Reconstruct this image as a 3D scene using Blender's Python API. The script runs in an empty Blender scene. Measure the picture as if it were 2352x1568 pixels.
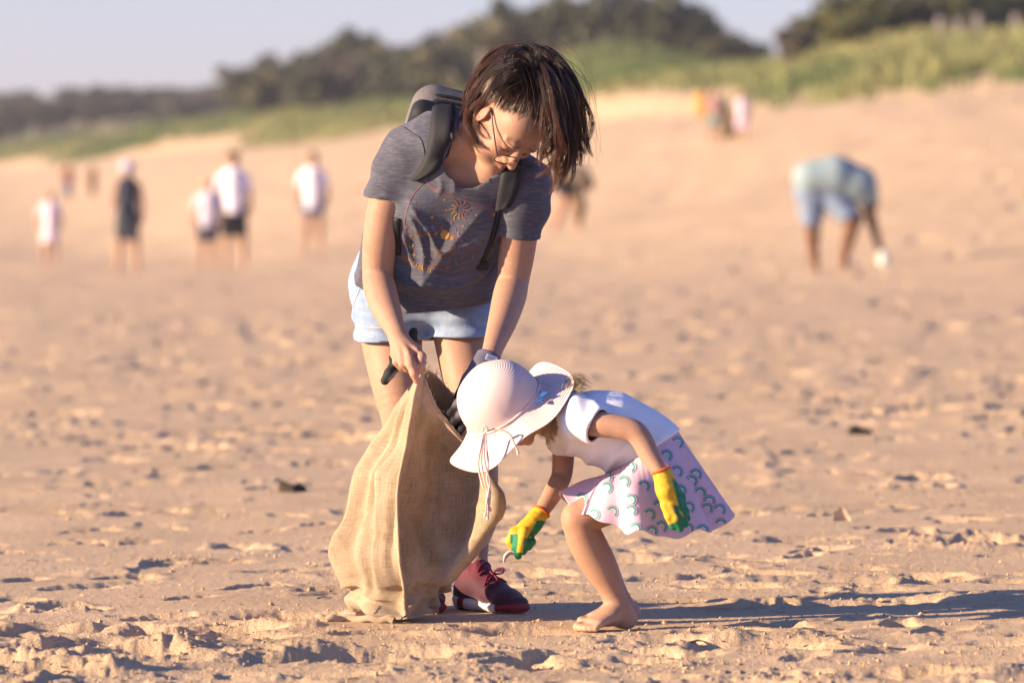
import bpy, bmesh, math, random
import numpy as np
from mathutils import Vector, Matrix
from mathutils.bvhtree import BVHTree

scene = bpy.context.scene
COL = scene.collection
R_ = math.radians

# ---------------------------------------------------------------- camera, sky, sun, exposure
Y0 = 14.4            # metres from the camera to the woman
CAM_H = 1.05
FPX = 13067.0        # focal length in pixels of a 2352 px wide picture (200 mm lens)
PITCH = math.atan2(784 - 452, FPX)
cam_data = bpy.data.cameras.new('camera')
cam_data.lens = 200.0
cam_data.sensor_width = 36.0
cam_data.clip_start = 0.5
cam_data.clip_end = 6000.0
cam_data.dof.use_dof = True
cam_data.dof.focus_distance = 14.15
cam_data.dof.aperture_fstop = 4.5
cam_data.dof.aperture_blades = 0
cam = bpy.data.objects.new('camera', cam_data)
COL.objects.link(cam)
cam.location = (0, 0, CAM_H)
cam.rotation_euler = (math.pi / 2 - PITCH, 0, 0)
scene.camera = cam

SUN_EL, SUN_AZ = R_(14.5), R_(15.0)       # low sun, to the left and a little behind the camera
to_sun = Vector((-math.cos(SUN_EL) * math.cos(SUN_AZ), -math.cos(SUN_EL) * math.sin(SUN_AZ), math.sin(SUN_EL)))
world = bpy.data.worlds.new('World')
scene.world = world
world.use_nodes = True
wn = world.node_tree
bg = wn.nodes['Background']
sky = wn.nodes.new('ShaderNodeTexSky')
sky.sky_type = 'NISHITA'
sky.sun_disc = False
sky.sun_elevation = SUN_EL
sky.sun_rotation = math.atan2(to_sun.x, to_sun.y)
sky.altitude = 0
sky.air_density = 1.0
sky.dust_density = 0.3
sky.ozone_density = 6.0
grade = wn.nodes.new('ShaderNodeMix'); grade.data_type = 'RGBA'; grade.blend_type = 'MULTIPLY'   # colour balance of the whole sky
grade.inputs[0].default_value = 1.0; grade.inputs[7].default_value = (1.15, 0.855, 1.0, 1)
wn.links.new(sky.outputs[0], grade.inputs[6]); wn.links.new(grade.outputs[2], bg.inputs[0])
bg.inputs[1].default_value = 0.096
sun_data = bpy.data.lights.new('sun', 'SUN')
sun_data.energy = 5.0
sun_data.angle = R_(0.6)
sun_data.color = (1.0, 0.755, 0.48)
sun = bpy.data.objects.new('sun', sun_data)
COL.objects.link(sun)
sun.location = (-20, -5, 20)
sun.rotation_euler = to_sun.to_track_quat('Z', 'Y').to_euler()
vs = scene.view_settings
vs.view_transform = 'Standard'
vs.look = 'None'
vs.gamma = 1.0
vs.use_curve_mapping = False
vs.exposure = 1.37
scene.cycles.use_denoising = True
scene.cycles.max_bounces = 6
scene.cycles.transparent_max_bounces = 12

# ---------------------------------------------------------------- helpers
rng = np.random.default_rng(7)
random.seed(7)
_fw = np.array([0, math.cos(PITCH), -math.sin(PITCH)])
_up = np.array([0, math.sin(PITCH), math.cos(PITCH)])

def P(u, v, dy=0.0):
    """world point that lies dy metres behind the woman's distance, where the photo shows (u, v)"""
    d = _fw + np.array([1.0, 0, 0]) * ((u - 1176) / FPX) + _up * (-(v - 784) / FPX)
    s = (Y0 + dy) / d[1]
    return np.array([0, 0, CAM_H]) + d * s

PX = Y0 / FPX        # metres per picture pixel at the woman

def nrm(a):
    a = np.asarray(a, float)
    return a / (np.linalg.norm(a) + 1e-12)

def setp(o, label=None, cat=None, group=None, kind=None):
    if label: o['label'] = label
    if cat: o['category'] = cat
    if group: o['group'] = group
    if kind: o['kind'] = kind
    return o

def empty(name, loc, label=None, cat=None, group=None):
    o = bpy.data.objects.new(name, None)
    COL.objects.link(o)
    o.location = loc
    o.empty_display_size = 0.1
    return setp(o, label, cat, group)

def link(name, me, mat=None, parent=None, loc=None):
    o = bpy.data.objects.new(name, me)
    COL.objects.link(o)
    if mat is not None:
        for m in (mat if isinstance(mat, (list, tuple)) else [mat]):
            me.materials.append(m)
    if parent is not None:
        o.parent = parent
        # geometry is authored in world space
        o.matrix_parent_inverse = Matrix.Translation(-Vector(parent.location)) if parent.parent is None else Matrix.Identity(4)
    if loc is not None: o.location = loc
    return o

def mesh_np(name, verts, faces, smooth=True, colors=None, mats=None, uvs=None):
    """verts (n,3); faces (m,k) array or list of arrays with different k"""
    me = bpy.data.meshes.new(name)
    verts = np.ascontiguousarray(verts, dtype=np.float32)
    fl = faces if isinstance(faces, list) else [faces]
    fl = [np.asarray(f, dtype=np.int32) for f in fl if len(f)]
    me.vertices.add(len(verts))
    me.vertices.foreach_set('co', verts.ravel())
    nl = sum(f.size for f in fl); nf = sum(len(f) for f in fl)
    me.loops.add(nl)
    me.polygons.add(nf)
    lv = np.concatenate([f.ravel() for f in fl]) if fl else np.zeros(0, np.int32)
    tot = np.concatenate([np.full(len(f), f.shape[1], np.int32) for f in fl])
    start = np.concatenate([[0], np.cumsum(tot)[:-1]]).astype(np.int32)
    me.loops.foreach_set('vertex_index', lv)
    me.polygons.foreach_set('loop_start', start)
    me.polygons.foreach_set('loop_total', tot)
    if mats is not None:
        me.polygons.foreach_set('material_index', np.asarray(mats, np.int32))
    me.update(calc_edges=True)
    me.polygons.foreach_set('use_smooth', np.full(nf, smooth, dtype=bool))
    if colors is not None:
        a = me.color_attributes.new('tint', 'FLOAT_COLOR', 'POINT')
        c = np.ones((len(verts), 4), np.float32); c[:, :3] = colors
        a.data.foreach_set('color', c.ravel())
    if uvs is not None:
        l = me.uv_layers.new(name='UVMap')
        l.data.foreach_set('uv', np.asarray(uvs, np.float32)[lv].ravel())
    me.validate()
    return me

class Sh:
    """small shader builder"""
    def __init__(s, name):
        s.m = bpy.data.materials.new(name); s.m.use_nodes = True
        s.t = s.m.node_tree; s.b = s.t.nodes['Principled BSDF']
        s.b.inputs['Specular IOR Level'].default_value = 0.3
    def n(s, typ, **kw):
        nd = s.t.nodes.new(typ)
        for k, v in kw.items(): setattr(nd, k, v)
        return nd
    def l(s, a, b): s.t.links.new(a, b)
    def noise(s, scale, detail=4, rough=0.55, vec=None, stretch=None):
        nd = s.n('ShaderNodeTexNoise'); nd.inputs['Scale'].default_value = scale
        nd.inputs['Detail'].default_value = detail; nd.inputs['Roughness'].default_value = rough
        if vec is None: vec = s.n('ShaderNodeTexCoord').outputs['Object']
        if stretch:
            mp = s.n('ShaderNodeMapping'); mp.inputs['Scale'].default_value = stretch
            s.l(vec, mp.inputs[0]); vec = mp.outputs[0]
        s.l(vec, nd.inputs['Vector'])
        return nd.outputs['Fac']
    def ramp(s, fac, stops):
        r = s.n('ShaderNodeValToRGB'); e = r.color_ramp.elements
        while len(e) < len(stops): e.new(0.5)
        for i, (p, c) in enumerate(stops):
            e[i].position = p; e[i].color = tuple(c) + (1,) if len(c) == 3 else c
        s.l(fac, r.inputs[0]); return r.outputs[0]
    def mix(s, fac, a, b, mode='MIX'):
        m = s.n('ShaderNodeMix', data_type='RGBA', blend_type=mode)
        for i, x in ((0, fac), (6, a), (7, b)):
            if hasattr(x, 'is_linked'): s.l(x, m.inputs[i])
            else: m.inputs[i].default_value = x if i == 0 else tuple(x) + (1,)
        return m.outputs[2]
    def attr(s, name='tint'):
        a = s.n('ShaderNodeAttribute'); a.attribute_name = name; return a.outputs['Color']
    def base(s, c):
        if hasattr(c, 'is_linked'): s.l(c, s.b.inputs['Base Color'])
        else: s.b.inputs['Base Color'].default_value = tuple(c) + (1,)
    def rough(s, r): s.b.inputs['Roughness'].default_value = r
    def bump(s, h, strength=0.3, dist=0.002):
        bp = s.n('ShaderNodeBump'); bp.inputs['Strength'].default_value = strength
        bp.inputs['Distance'].default_value = dist
        s.l(h, bp.inputs['Height'])
        for nd in s.t.nodes:
            pass
        s.l(bp.outputs[0], s.b.inputs['Normal']); return bp

def simple(name, col, rough=0.8, var=0.15, scale=30, bump=0.0, bscale=200, bdist=0.001, sss=0.0, spec=0.3):
    s = Sh(name); f = s.noise(scale, 5)
    s.base(s.ramp(f, [(0.3, [c * (1 - var) for c in col]), (0.7, [min(1, c * (1 + var)) for c in col])]))
    s.rough(rough); s.b.inputs['Specular IOR Level'].default_value = spec
    if bump: s.bump(s.noise(bscale, 3), bump, bdist)
    if sss:
        s.b.inputs['Subsurface Weight'].default_value = sss
        s.b.inputs['Subsurface Radius'].default_value = (0.012, 0.004, 0.002)
        s.b.inputs['Subsurface Scale'].default_value = 1.0
    return s.m

# --- value noise on numpy arrays
_tab = np.random.default_rng(3).random((256, 256)).astype(np.float32)
def vnoise(x, y, seed=0):
    x = np.asarray(x, np.float64) + seed * 17.31; y = np.asarray(y, np.float64) + seed * 7.77
    xi = np.floor(x).astype(np.int64); yi = np.floor(y).astype(np.int64)
    fx = (x - xi).astype(np.float32); fy = (y - yi).astype(np.float32)
    fx = fx * fx * fx * (fx * (fx * 6 - 15) + 10); fy = fy * fy * fy * (fy * (fy * 6 - 15) + 10)
    a = _tab[xi & 255, yi & 255]; b = _tab[(xi + 1) & 255, yi & 255]
    c = _tab[xi & 255, (yi + 1) & 255]; d = _tab[(xi + 1) & 255, (yi + 1) & 255]
    return (a + (b - a) * fx) * (1 - fy) + (c + (d - c) * fx) * fy - 0.5
def fbm(x, y, octv=4, gain=0.5, lac=2.1, seed=0):
    s = 0; a = 1.0
    for i in range(octv):
        s = s + a * vnoise(x, y, seed + i); x = x * lac; y = y * lac; a *= gain
    return s
def sstep(a, b, x):
    t = np.clip((x - a) / (b - a), 0, 1); return t * t * (3 - 2 * t)

# ---------------------------------------------------------------- the beach and the dunes: one sheet
U_F = [-600, 0, 300, 700, 1000, 1380, 1700, 2000, 2352, 3000]
Y_F = [450, 400, 340, 280, 240, 200, 175, 155, 140, 120]
V_F = [420, 402, 360, 325, 300, 280, 255, 228, 214, 205]
U_R = [-600, 0, 180, 380, 500, 640, 780, 900, 1100, 1250, 1380, 1480, 1600, 1700, 1780, 1900, 2000, 2352, 3000]
V_R = [330, 302, 268, 245, 222, 205, 212, 185, 152, 108, 84, 88, 112, 122, 112, 80, 64, 60, 58]
V_R = (372, 344, 314, 298, 280, 272, 274, 258, 216, 160, 124, 128, 148, 150, 140, 112, 92, 84, 82)
_US = np.linspace(-1400, 3800, 1301)
def _smooth(xs, ys, w=70):
    k = np.exp(-0.5 * (np.arange(-3 * w, 3 * w + 4, 4) / w) ** 2); k /= k.sum()
    a = np.interp(_US, xs, ys); n = len(k) // 2
    return np.convolve(np.pad(a, n, mode='edge'), k, 'valid')[:len(_US)]
T_YF, T_VF = _smooth(U_F, Y_F, 120), _smooth(U_F, V_F, 120)
T_VR = _smooth(U_R, V_R, 40)
T_Y0 = _smooth([0, 540, 1176, 1660, 2352], [230, 120, 95, 82, 70], 160)
T_HL = _smooth([-400, 0, 560, 800, 2352], [13.0, 12.5, 11.0, 8.0, 7.0], 120)
def terrain_base(x, y):
    yy = np.maximum(y, 1.0)
    u = np.clip(1176 + FPX * x / yy, -1200, 3600)
    yf = np.interp(u, _US, T_YF); zf = CAM_H + (452 - np.interp(u, _US, T_VF)) / FPX * yf
    yr = yf + 45; zr = CAM_H + (452 - np.interp(u, _US, T_VR)) / FPX * yr
    y0 = np.interp(u, _US, T_Y0)
    lat = np.clip(x, -12, 12) * (0.018 + 0.025 * sstep(35, 80, y)) * sstep(3, 11, y)
    q = np.clip((y - y0 * 0.72) / (yf - y0 * 0.72), 0, 1)
    z = lat + (zf - lat) * (0.55 * q ** 1.5 + 0.45 * q * q * (3 - 2 * q))
    g = np.clip((y - yf) / (yr - yf), 0, 1)
    z = z + (zr - zf) * (g ** 0.8) * (y > yf)
    back = sstep(0, 1, (y - yr) / 350.0)
    hill = np.interp(u, _US, T_HL)
    z = z + (hill - zr) * back * (y > yr)
    grass = sstep(-12, 20, y - yf + 30 * fbm(x / 20, y / 40, 4, seed=5) - 6)
    z = z + grass * (0.9 * fbm(x / 9, y / 16, 3, seed=11) + 0.4 * fbm(x / 2.5, y / 4, 2, seed=14)) * sstep(0, 30, y - yf)
    return z, grass
def ground_z(x, y):
    z, _ = terrain_base(np.array([float(x)]), np.array([float(y)]))
    return float(z[0])

# nonuniform grid: fine where the picture looks, coarse to the sides
tc = np.concatenate([-np.linspace(0.135, 0.0985, 46)[:-1], np.linspace(-0.0985, 0.0985, 760), np.linspace(0.0985, 0.135, 46)[1:]])
out = 0.135 + np.cumsum(0.001 * 1.2 ** np.arange(40))
out = out[out < 3.0]
tcol = np.concatenate([-out[::-1], tc, out])
rows = [2.0]
while rows[-1] < 1800:
    y = rows[-1]
    r = 0.03 if y < 11.6 else 0.0016 if y < 17 else 0.0021 if y < 21 else 0.0034 if y < 40 else 0.0075 if y < 110 else 0.018
    rows.append(y * (1 + r))
rows = np.array(rows)
GX = rows[:, None] * tcol[None, :]
GY = np.repeat(rows[:, None], len(tcol), 1)
GZ, GG = terrain_base(GX, GY)
near = 1 - sstep(150, 300, GY)
# rough trampled patches between smooth wind-swept ones
M = sstep(-0.10, 0.20, fbm(GX / 0.85, GY / 1.7, 3, seed=21))
M = np.maximum(M, sstep(14.6, 12.6, GY - 0.25 * fbm(GX / 0.5, GY / 0.5, 2, seed=8)) * 0.75)
amp = sstep(9, 11, GY)
h = 0.014 * fbm(GX / 0.9, GY / 1.6, 2, seed=1)
n1 = fbm(GX / 0.34, GY / 0.5, 3, 0.45, seed=31)
h = h + M * (1 - .45 * sstep(14.5, 20, GY)) * (0.020 * np.clip(0.16 - np.abs(n1), 0, 1) / 0.16 * sstep(-.1, .35, fbm(GX / .5, GY / .8, 2, seed=71)) + 0.014 * n1)
crumb = np.clip(fbm(GX / 0.035, GY / 0.05, 3, 0.6, seed=41) - .06, 0, 1)
h = h + 0.012 * sstep(19, 13, GY) * crumb * sstep(0.0, 0.35, fbm(GX / 0.28, GY / 0.5, 2, seed=43) + 0.25 * M) * (0.3 + M)
h = h + 0.0016 * fbm(GX / 0.02, GY / 0.04, 2, seed=51)
h = h + sstep(16, 45, GY) * 0.018 * fbm(GX / 0.6, GY / 1.6, 3, seed=61) + sstep(40, 110, GY) * 0.10 * fbm(GX / 2.2, GY / 6, 3, seed=66)
GH = h * amp * near

def dent(cx, cy, a, b, ang, depth, rim, seed):
    r0 = np.searchsorted(rows, cy - 2.6 * a); r1 = np.searchsorted(rows, cy + 2.6 * a)
    if r1 - r0 < 2: return
    ys = GY[r0:r1]; c0 = np.searchsorted(tcol, (cx - 2.6 * a) / max(rows[r0], 1)); c1 = np.searchsorted(tcol, (cx + 2.6 * a) / max(rows[r0], 1))
    if (cx < 0): c1 = np.searchsorted(tcol, (cx + 2.6 * a) / rows[min(r1, len(rows) - 1)]) + 1; 
    if c1 - c0 < 2: return
    X = GX[r0:r1, c0:c1] - cx; Yl = GY[r0:r1, c0:c1] - cy
    ca, sa = math.cos(ang), math.sin(ang)
    p = (X * ca + Yl * sa) / a; q = (-X * sa + Yl * ca) / b
    wob = 0.22 * fbm(GX[r0:r1, c0:c1] / 0.06, GY[r0:r1, c0:c1] / 0.06, 2, seed=seed)
    rr = np.sqrt(p * p + q * q) + wob
    d = -depth * (1 - sstep(0.6, 1.02, rr))
    rm = rim * 0.62 * np.exp(-((rr - 1.3) / 0.36) ** 2) * np.clip(0.45 + 1.5 * vnoise(p * 0.9 + seed, q * 0.9), 0, 1)
    rm = rm + rim * 0.3 * np.exp(-((rr - 1.3) / 0.3) ** 2) * fbm(GX[r0:r1, c0:c1] / 0.022, GY[r0:r1, c0:c1] / 0.03, 2, seed=seed + 3)
    GH[r0:r1, c0:c1] += d + rm
r2 = random.Random(11)
for i in range(820):
    y = 11.4 * (34 / 11.4) ** (r2.random() ** 1.25)
    x = y * r2.uniform(-0.14, 0.14)
    s = r2.uniform(0.65, 1.35)
    if r2.random() < 0.62 and abs(x + 0.1) < 0.75 and 13.7 < y < 14.9: continue
    dent(x, y, 0.115 * s, 0.055 * s, r2.uniform(-0.9, 0.9) + r2.choice([0, 0, 1.3]), r2.uniform(0.012, 0.03), r2.uniform(0.003, 0.015), i)
for i in range(850):
    y = 24 * (110 / 24) ** r2.random(); x = y * r2.uniform(-0.14, 0.14)
    dent(x, y, r2.uniform(0.14, 0.26), r2.uniform(0.08, 0.15), r2.uniform(-0.6, 0.6), r2.uniform(0.04, 0.09), r2.uniform(0.008, 0.03), i)
# the large trodden hollows in the bottom left corner and left of the sack
for (u, v, a, b, ang, dp, rm) in ((150, 1480, .22, .15, .2, .05, .035), (40, 1530, .16, .12, 0, .05, .04), (330, 1500, .2, .13, -.2, .04, .03),
        (480, 1440, .2, .11, .3, .045, .03), (165, 1385, .10, .1, .1, .03, .026), (560, 1455, .15, .12, .1, .04, .02), (250, 1432, .18, .09, .1, .03, .012),
        (110, 1440, .15, .07, .1, .025, .01), (45, 1362, .07, .06, 0, .03, .004), (700, 1410, .2, .12, 0, .03, .02), (900, 1500, .2, .12, 0, .03, .03),
        (1500, 1480, .14, .1, 0, .03, .02), (1700, 1490, .2, .1, .2, .03, .025), (2000, 1395, .25, .13, .1, .03, .03), (2250, 1270, .2, .2, 0, .03, .045),
        (1900, 1345, .25, .12, .1, .02, .02), (1450, 1295, .15, .15, 0, .04, .02), (2050, 1560, .2, .12, 0, .03, .03), (1250, 1455, .2, .1, 0, .02, .025)):
    yy = CAM_H * FPX / (v - 452); dent((u - 1176) / FPX * yy, yy, a, b, ang, dp, rm, int(u))
# firm sand under the feet and the sack
def flat(cx, cy, rx, ry, lift=0.0):
    global GH
    w = 1 - sstep(0.55, 1.25, np.sqrt(((GX - cx) / rx) ** 2 + ((GY - cy) / ry) ** 2))
    GH = GH * (1 - w) + w * (lift + 0.25 * np.clip(GH, -0.01, 0.008) - GZ * 1.0)
flat(-0.08, 14.42, 0.24, 0.22); flat(0.235, 13.83, 0.17, 0.2); flat(-0.28, 14.1, 0.30, 0.22)
fz = (GZ + GH).astype(np.float32)
nr, nc = fz.shape
idx = np.arange(nr * nc).reshape(nr, nc)
quads = np.stack([idx[:-1, :-1], idx[:-1, 1:], idx[1:, 1:], idx[1:, :-1]], -1).reshape(-1, 4)
V = np.stack([GX, GY, fz], -1).reshape(-1, 3)
# a coarse sheet from y = 2 back behind the camera
bx = np.linspace(-600, 600, 61); by = np.array([-800, -400, -200, -100, -40, -10, 2.0])
BX, BY = np.meshgrid(bx, by)
bi = np.arange(BX.size).reshape(BX.shape) + len(V)
q2 = np.stack([bi[:-1, :-1], bi[:-1, 1:], bi[1:, 1:], bi[1:, :-1]], -1).reshape(-1, 4)
V2 = np.stack([BX, BY, np.full(BX.shape, -0.02)], -1).reshape(-1, 3)
gcol = np.concatenate([np.stack([GG, M * near, sstep(0.004, -0.02, GH)], -1).reshape(-1, 3), np.zeros((len(V2), 3))])
s = Sh('sand')
at = s.n('ShaderNodeAttribute'); at.attribute_name = 'tint'
sp = s.n('ShaderNodeSeparateColor'); s.l(at.outputs['Color'], sp.inputs[0])
sand_c = s.ramp(s.noise(1.3, 6), [(0.3, (0.55, 0.39, 0.24)), (0.7, (0.65, 0.47, 0.303))])
grain = s.ramp(s.noise(900, 2), [(0.32, (0.72, 0.70, 0.68)), (0.5, (1, 1, 1)), (0.7, (1.12, 1.12, 1.12))])
sand_c = s.mix(0.5, sand_c, grain, 'MULTIPLY')
g1 = s.ramp(s.noise(0.12, 6, 0.65, stretch=(1, 0.6, 1)), [(0.28, (0.08, 0.10, 0.045)), (0.45, (0.15, 0.155, 0.07)), (0.58, (0.23, 0.20, 0.10)), (0.72, (0.31, 0.245, 0.145))])
s.base(s.mix(sp.outputs[0], sand_c, g1))
s.rough(0.95); s.b.inputs['Specular IOR Level'].default_value = 0.12
hh_ = s.n('ShaderNodeMath', operation='MULTIPLY_ADD'); s.l(s.noise(75, 4, 0.6), hh_.inputs[0]); hh_.inputs[1].default_value = 2.2; s.l(s.noise(300, 4, 0.7), hh_.inputs[2])
s.bump(hh_.outputs[0], 0.75, 0.0045)
M_SAND = s.m
beach = link('beach', mesh_np('beach', np.concatenate([V, V2]), np.concatenate([quads, q2]), True, gcol), M_SAND)
setp(beach, 'pale peach sand beach rising to grassy dunes', kind='structure')

def surf_z(x, y):
    """height of the finished sand at (x, y), y >= 2"""
    t = x / y; r = np.clip(np.searchsorted(rows, y), 1, nr - 1); c = np.clip(np.searchsorted(tcol, t), 1, nc - 1)
    return float(fz[r - 1:r + 1, c - 1:c + 1].mean())

# crumbs of damp sand kicked up round the footprints (stuff)
def sand_crumbs(n):
    ico = np.array([(1, 0, .2), (-.9, .2, 0), (.1, 1, -.1), (0, -1, .1), (.15, .1, 1), (-.1, 0, -1)], float) * 1.1
    tri = np.array([(0, 2, 4), (2, 1, 4), (1, 3, 4), (3, 0, 4), (2, 0, 5), (1, 2, 5), (3, 1, 5), (0, 3, 5)])
    m = n * 9; ri = rng.integers(np.searchsorted(rows, 11.9), np.searchsorted(rows, 22), m); ci = rng.integers(np.searchsorted(tcol, -.096), np.searchsorted(tcol, .096), m)
    x, y, z = GX[ri, ci] + rng.normal(0, .0015, m), GY[ri, ci] + rng.normal(0, .01, m), fz[ri, ci]
    lap = GH[ri, ci] - .5 * (GH[np.maximum(ri - 6, 0), ci] + GH[ri, np.maximum(ci - 8, 0)])
    pr = np.clip(.10 + .8 * M[ri, ci] * sstep(-.05, .3, fbm(x / .22, y / .4, 2, seed=91)) + 14 * np.abs(lap), 0, 1)
    k = np.where(rng.random(m) < pr)[0][:n]; n = len(k)
    sz = np.clip(.0018 * np.exp(rng.normal(0, .55, n)), .0010, .009); c = np.stack([x[k], y[k], z[k] + sz * .25], -1)
    sc_ = sz[:, None] * rng.uniform(.7, 1.3, (n, 3)) * np.array([1, 1, .8]); an = rng.uniform(0, 6.28, n)
    v = ico[None] * sc_[:, None, :] * rng.uniform(.8, 1.2, (n, 6, 1)); ca, sa = np.cos(an)[:, None], np.sin(an)[:, None]
    v = np.stack([v[..., 0] * ca - v[..., 1] * sa, v[..., 0] * sa + v[..., 1] * ca, v[..., 2]], -1) + c[:, None]
    return v.reshape(-1, 3), (tri[None] + 6 * np.arange(n)[:, None, None]).reshape(-1, 3)
cv_, cf_ = sand_crumbs(20000)
setp(link('sand_crumbs', mesh_np('sand_crumbs', cv_, cf_, False, np.zeros((len(cv_), 3))), M_SAND), 'small crumbs of sand scattered round the footprints', kind='stuff')

# ---------------------------------------------------------------- dune grass (stuff)
def grass_tufts(n):
    t = rng.uniform(-0.12, 0.12, n * 6); y = 120 + rng.random(n * 6) ** 0.8 * 390
    x = t * y; z, g = terrain_base(x, y)
    u = 1176 + FPX * t; yf = np.interp(u, U_F, Y_F)
    keep = (g > rng.random(len(g)) * 0.9 + 0.15) & (y < yf + 75)
    x, y, z = x[keep][:n], y[keep][:n], z[keep][:n]
    n = len(x); B = 7
    hgt = rng.uniform(0.2, 0.48, n) * (0.7 + 0.6 * (vnoise(x / 6, y / 6, 9) + 0.5))
    vs_, cs = [], []
    tone = np.clip(1.5 * fbm(x / 8, y / 16, 3, seed=4) + 0.5 + rng.normal(0, .12, n), 0, 1)[:, None]
    c = np.array([0.10, 0.145, 0.05]) * (1 - tone) + np.array([0.30, 0.285, 0.12]) * tone
    for b in range(B):
        a = rng.uniform(0, 6.28, n); lean = rng.uniform(.1, .6, n) * hgt; w = 0.05
        ox, oy = rng.normal(0, .14, n), rng.normal(0, .14, n)
        p0 = np.stack([x + ox - w * np.sin(a), y + oy + w * np.cos(a), z - .05], -1)
        p1 = np.stack([x + ox + w * np.sin(a), y + oy - w * np.cos(a), z - .05], -1)
        p2 = np.stack([x + ox + lean * np.cos(a), y + oy + lean * np.sin(a), z + hgt], -1)
        vs_ += [np.stack([p0, p1, p2], 1).reshape(-1, 3)]; cs += [np.repeat(c * rng.uniform(.8, 1.2, (n, 1)), 3, 0)]
    v = np.concatenate(vs_); return v, np.arange(len(v)).reshape(-1, 3), np.concatenate(cs)
gv, gf, gc = grass_tufts(26000)
s = Sh('dune_grass'); s.base(s.attr()); s.rough(0.8)
s.b.inputs['Transmission Weight'].default_value = 0.0
M_GRASS = s.m
setp(link('dune_grass', mesh_np('dune_grass', gv, gf, False, gc), M_GRASS), 'green and golden grass covering the dunes behind the beach', kind='stuff')

# ---------------------------------------------------------------- scrub trees
def leaf_cloud(n, lobes, size, seed, tones):
    r = np.random.default_rng(seed); out = []; cc = []
    w = np.array([l[3] ** 2 for l in lobes]); w = w / w.sum()
    which = r.choice(len(lobes), n, p=w)
    L = np.array(lobes)[which]
    d = r.normal(size=(n, 3)); d /= np.linalg.norm(d, axis=1)[:, None]
    rad = L[:, 3] * (0.45 + 0.55 * r.random(n) ** 0.5)
    c = L[:, :3] + d * rad[:, None] * np.array([1, 1, 0.75])
    tone = np.clip(0.5 + 0.22 * r.normal(size=n) + 0.3 * (r.random(len(lobes))[which] - .5), 0, 1)[:, None]
    col = np.array(tones[0]) * (1 - tone) + np.array(tones[1]) * tone
    a = r.normal(size=(n, 3)); a /= np.linalg.norm(a, axis=1)[:, None]
    b = np.cross(a, r.normal(size=(n, 3))); b /= np.linalg.norm(b, axis=1)[:, None]
    sz = size * r.uniform(.6, 1.4, (n, 1))
    v = np.stack([c - a * sz, c + b * sz * .5, c + a * sz, c - b * sz * .5], 1).reshape(-1, 3)
    return v, np.arange(len(v)).reshape(-1, 4), np.repeat(col, 4, 0)
def tube_mesh(polys, sides=6):
    """polys: list of (points (k,3), radii (k,)) -> verts, quads"""
    VV, FF, o = [], [], 0
    ang = np.arange(sides) / sides * 2 * math.pi
    for pts, rad in polys:
        pts = np.asarray(pts, float); rad = np.asarray(rad, float); k = len(pts)
        tan = np.gradient(pts, axis=0); tan /= np.linalg.norm(tan, axis=1)[:, None] + 1e-9
        ref = np.array([0.31, 0.17, 0.93]) if abs(tan[:, 2]).mean() < 0.8 else np.array([0.93, 0.31, 0.1])
        a = np.cross(tan, ref); a /= np.linalg.norm(a, axis=1)[:, None] + 1e-9
        b = np.cross(tan, a)
        ring = pts[:, None] + rad[:, None, None] * (np.cos(ang)[None, :, None] * a[:, None] + np.sin(ang)[None, :, None] * b[:, None])
        VV.append(ring.reshape(-1, 3))
        i = np.arange(k * sides).reshape(k, sides) + o
        j = np.roll(i, -1, 1)
        FF.append(np.stack([i[:-1], j[:-1], j[1:], i[1:]], -1).reshape(-1, 4)); o += k * sides
    return np.concatenate(VV), np.concatenate(FF)
s = Sh('leaves'); s.base(s.attr()); s.rough(0.6); M_LEAF = s.m
M_BARK = simple('bark', (0.12, 0.09, 0.065), 0.9, 0.3, 8)
TREE_KINDS = []
for k, (tones, flat_) in enumerate((([(0.03, 0.036, 0.022), (0.11, 0.115, 0.055)], .8), ([(0.05, 0.052, 0.03), (0.17, 0.15, 0.075)], .6),
                           ([(0.07, 0.062, 0.045), (0.20, 0.16, 0.11)], .7), ([(0.055, 0.07, 0.022), (0.22, 0.21, 0.07)], .9))):
    r = random.Random(40 + k)
    limbs, lobes = [], []
    limbs.append(([(0, 0, -.08), (.02, .01, .15), (.05, .02, .4)], [.05, .042, .03]))
    for j in range(9):
        a = j * 0.7 + r.uniform(-.3, .3); rr = r.uniform(.16, .42); zz = r.uniform(.35, .82)
        e = (rr * math.cos(a), rr * math.sin(a), zz)
        limbs.append(([(.03, .01, .2 + .02 * j), (e[0] * .5, e[1] * .5, zz * .62 + .05), e], [.025, .018, .008]))
        lobes.append((e[0], e[1], zz, r.uniform(.12, .22)))
    lobes.append((0.02, 0, .62, .28)); lobes.append((-.05, .02, .3, .2))
    cv, cf, cc = leaf_cloud(1500, lobes, 0.05, 60 + k, tones)
    tv, tf = tube_mesh(limbs)
    TREE_KINDS.append((mesh_np('trunk', tv, tf), mesh_np('crown', cv, cf, False, cc)))
for tm, cm in TREE_KINDS: tm.materials.append(M_BARK); cm.materials.append(M_LEAF)
def tree(u, vtop, y, wpx, kind, label, group, name='scrub_tree'):
    x = (u - 1176) / FPX * y; zb = ground_z(x, y); zt = CAM_H + (452 - vtop) / FPX * y
    hgt = max(zt - zb, 1.0); wid = 1.3 * wpx / FPX * y
    t = empty(name, (x, y, zb - 0.1), label, 'tree', group)
    t.scale = (wid, wid, hgt); t.rotation_euler = (0, 0, random.uniform(0, 6.28))
    for nm, me in zip(('trunk', 'crown'), TREE_KINDS[kind]):
        o = bpy.data.objects.new(nm, me); COL.objects.link(o); o.parent = t
r = random.Random(5)
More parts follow.
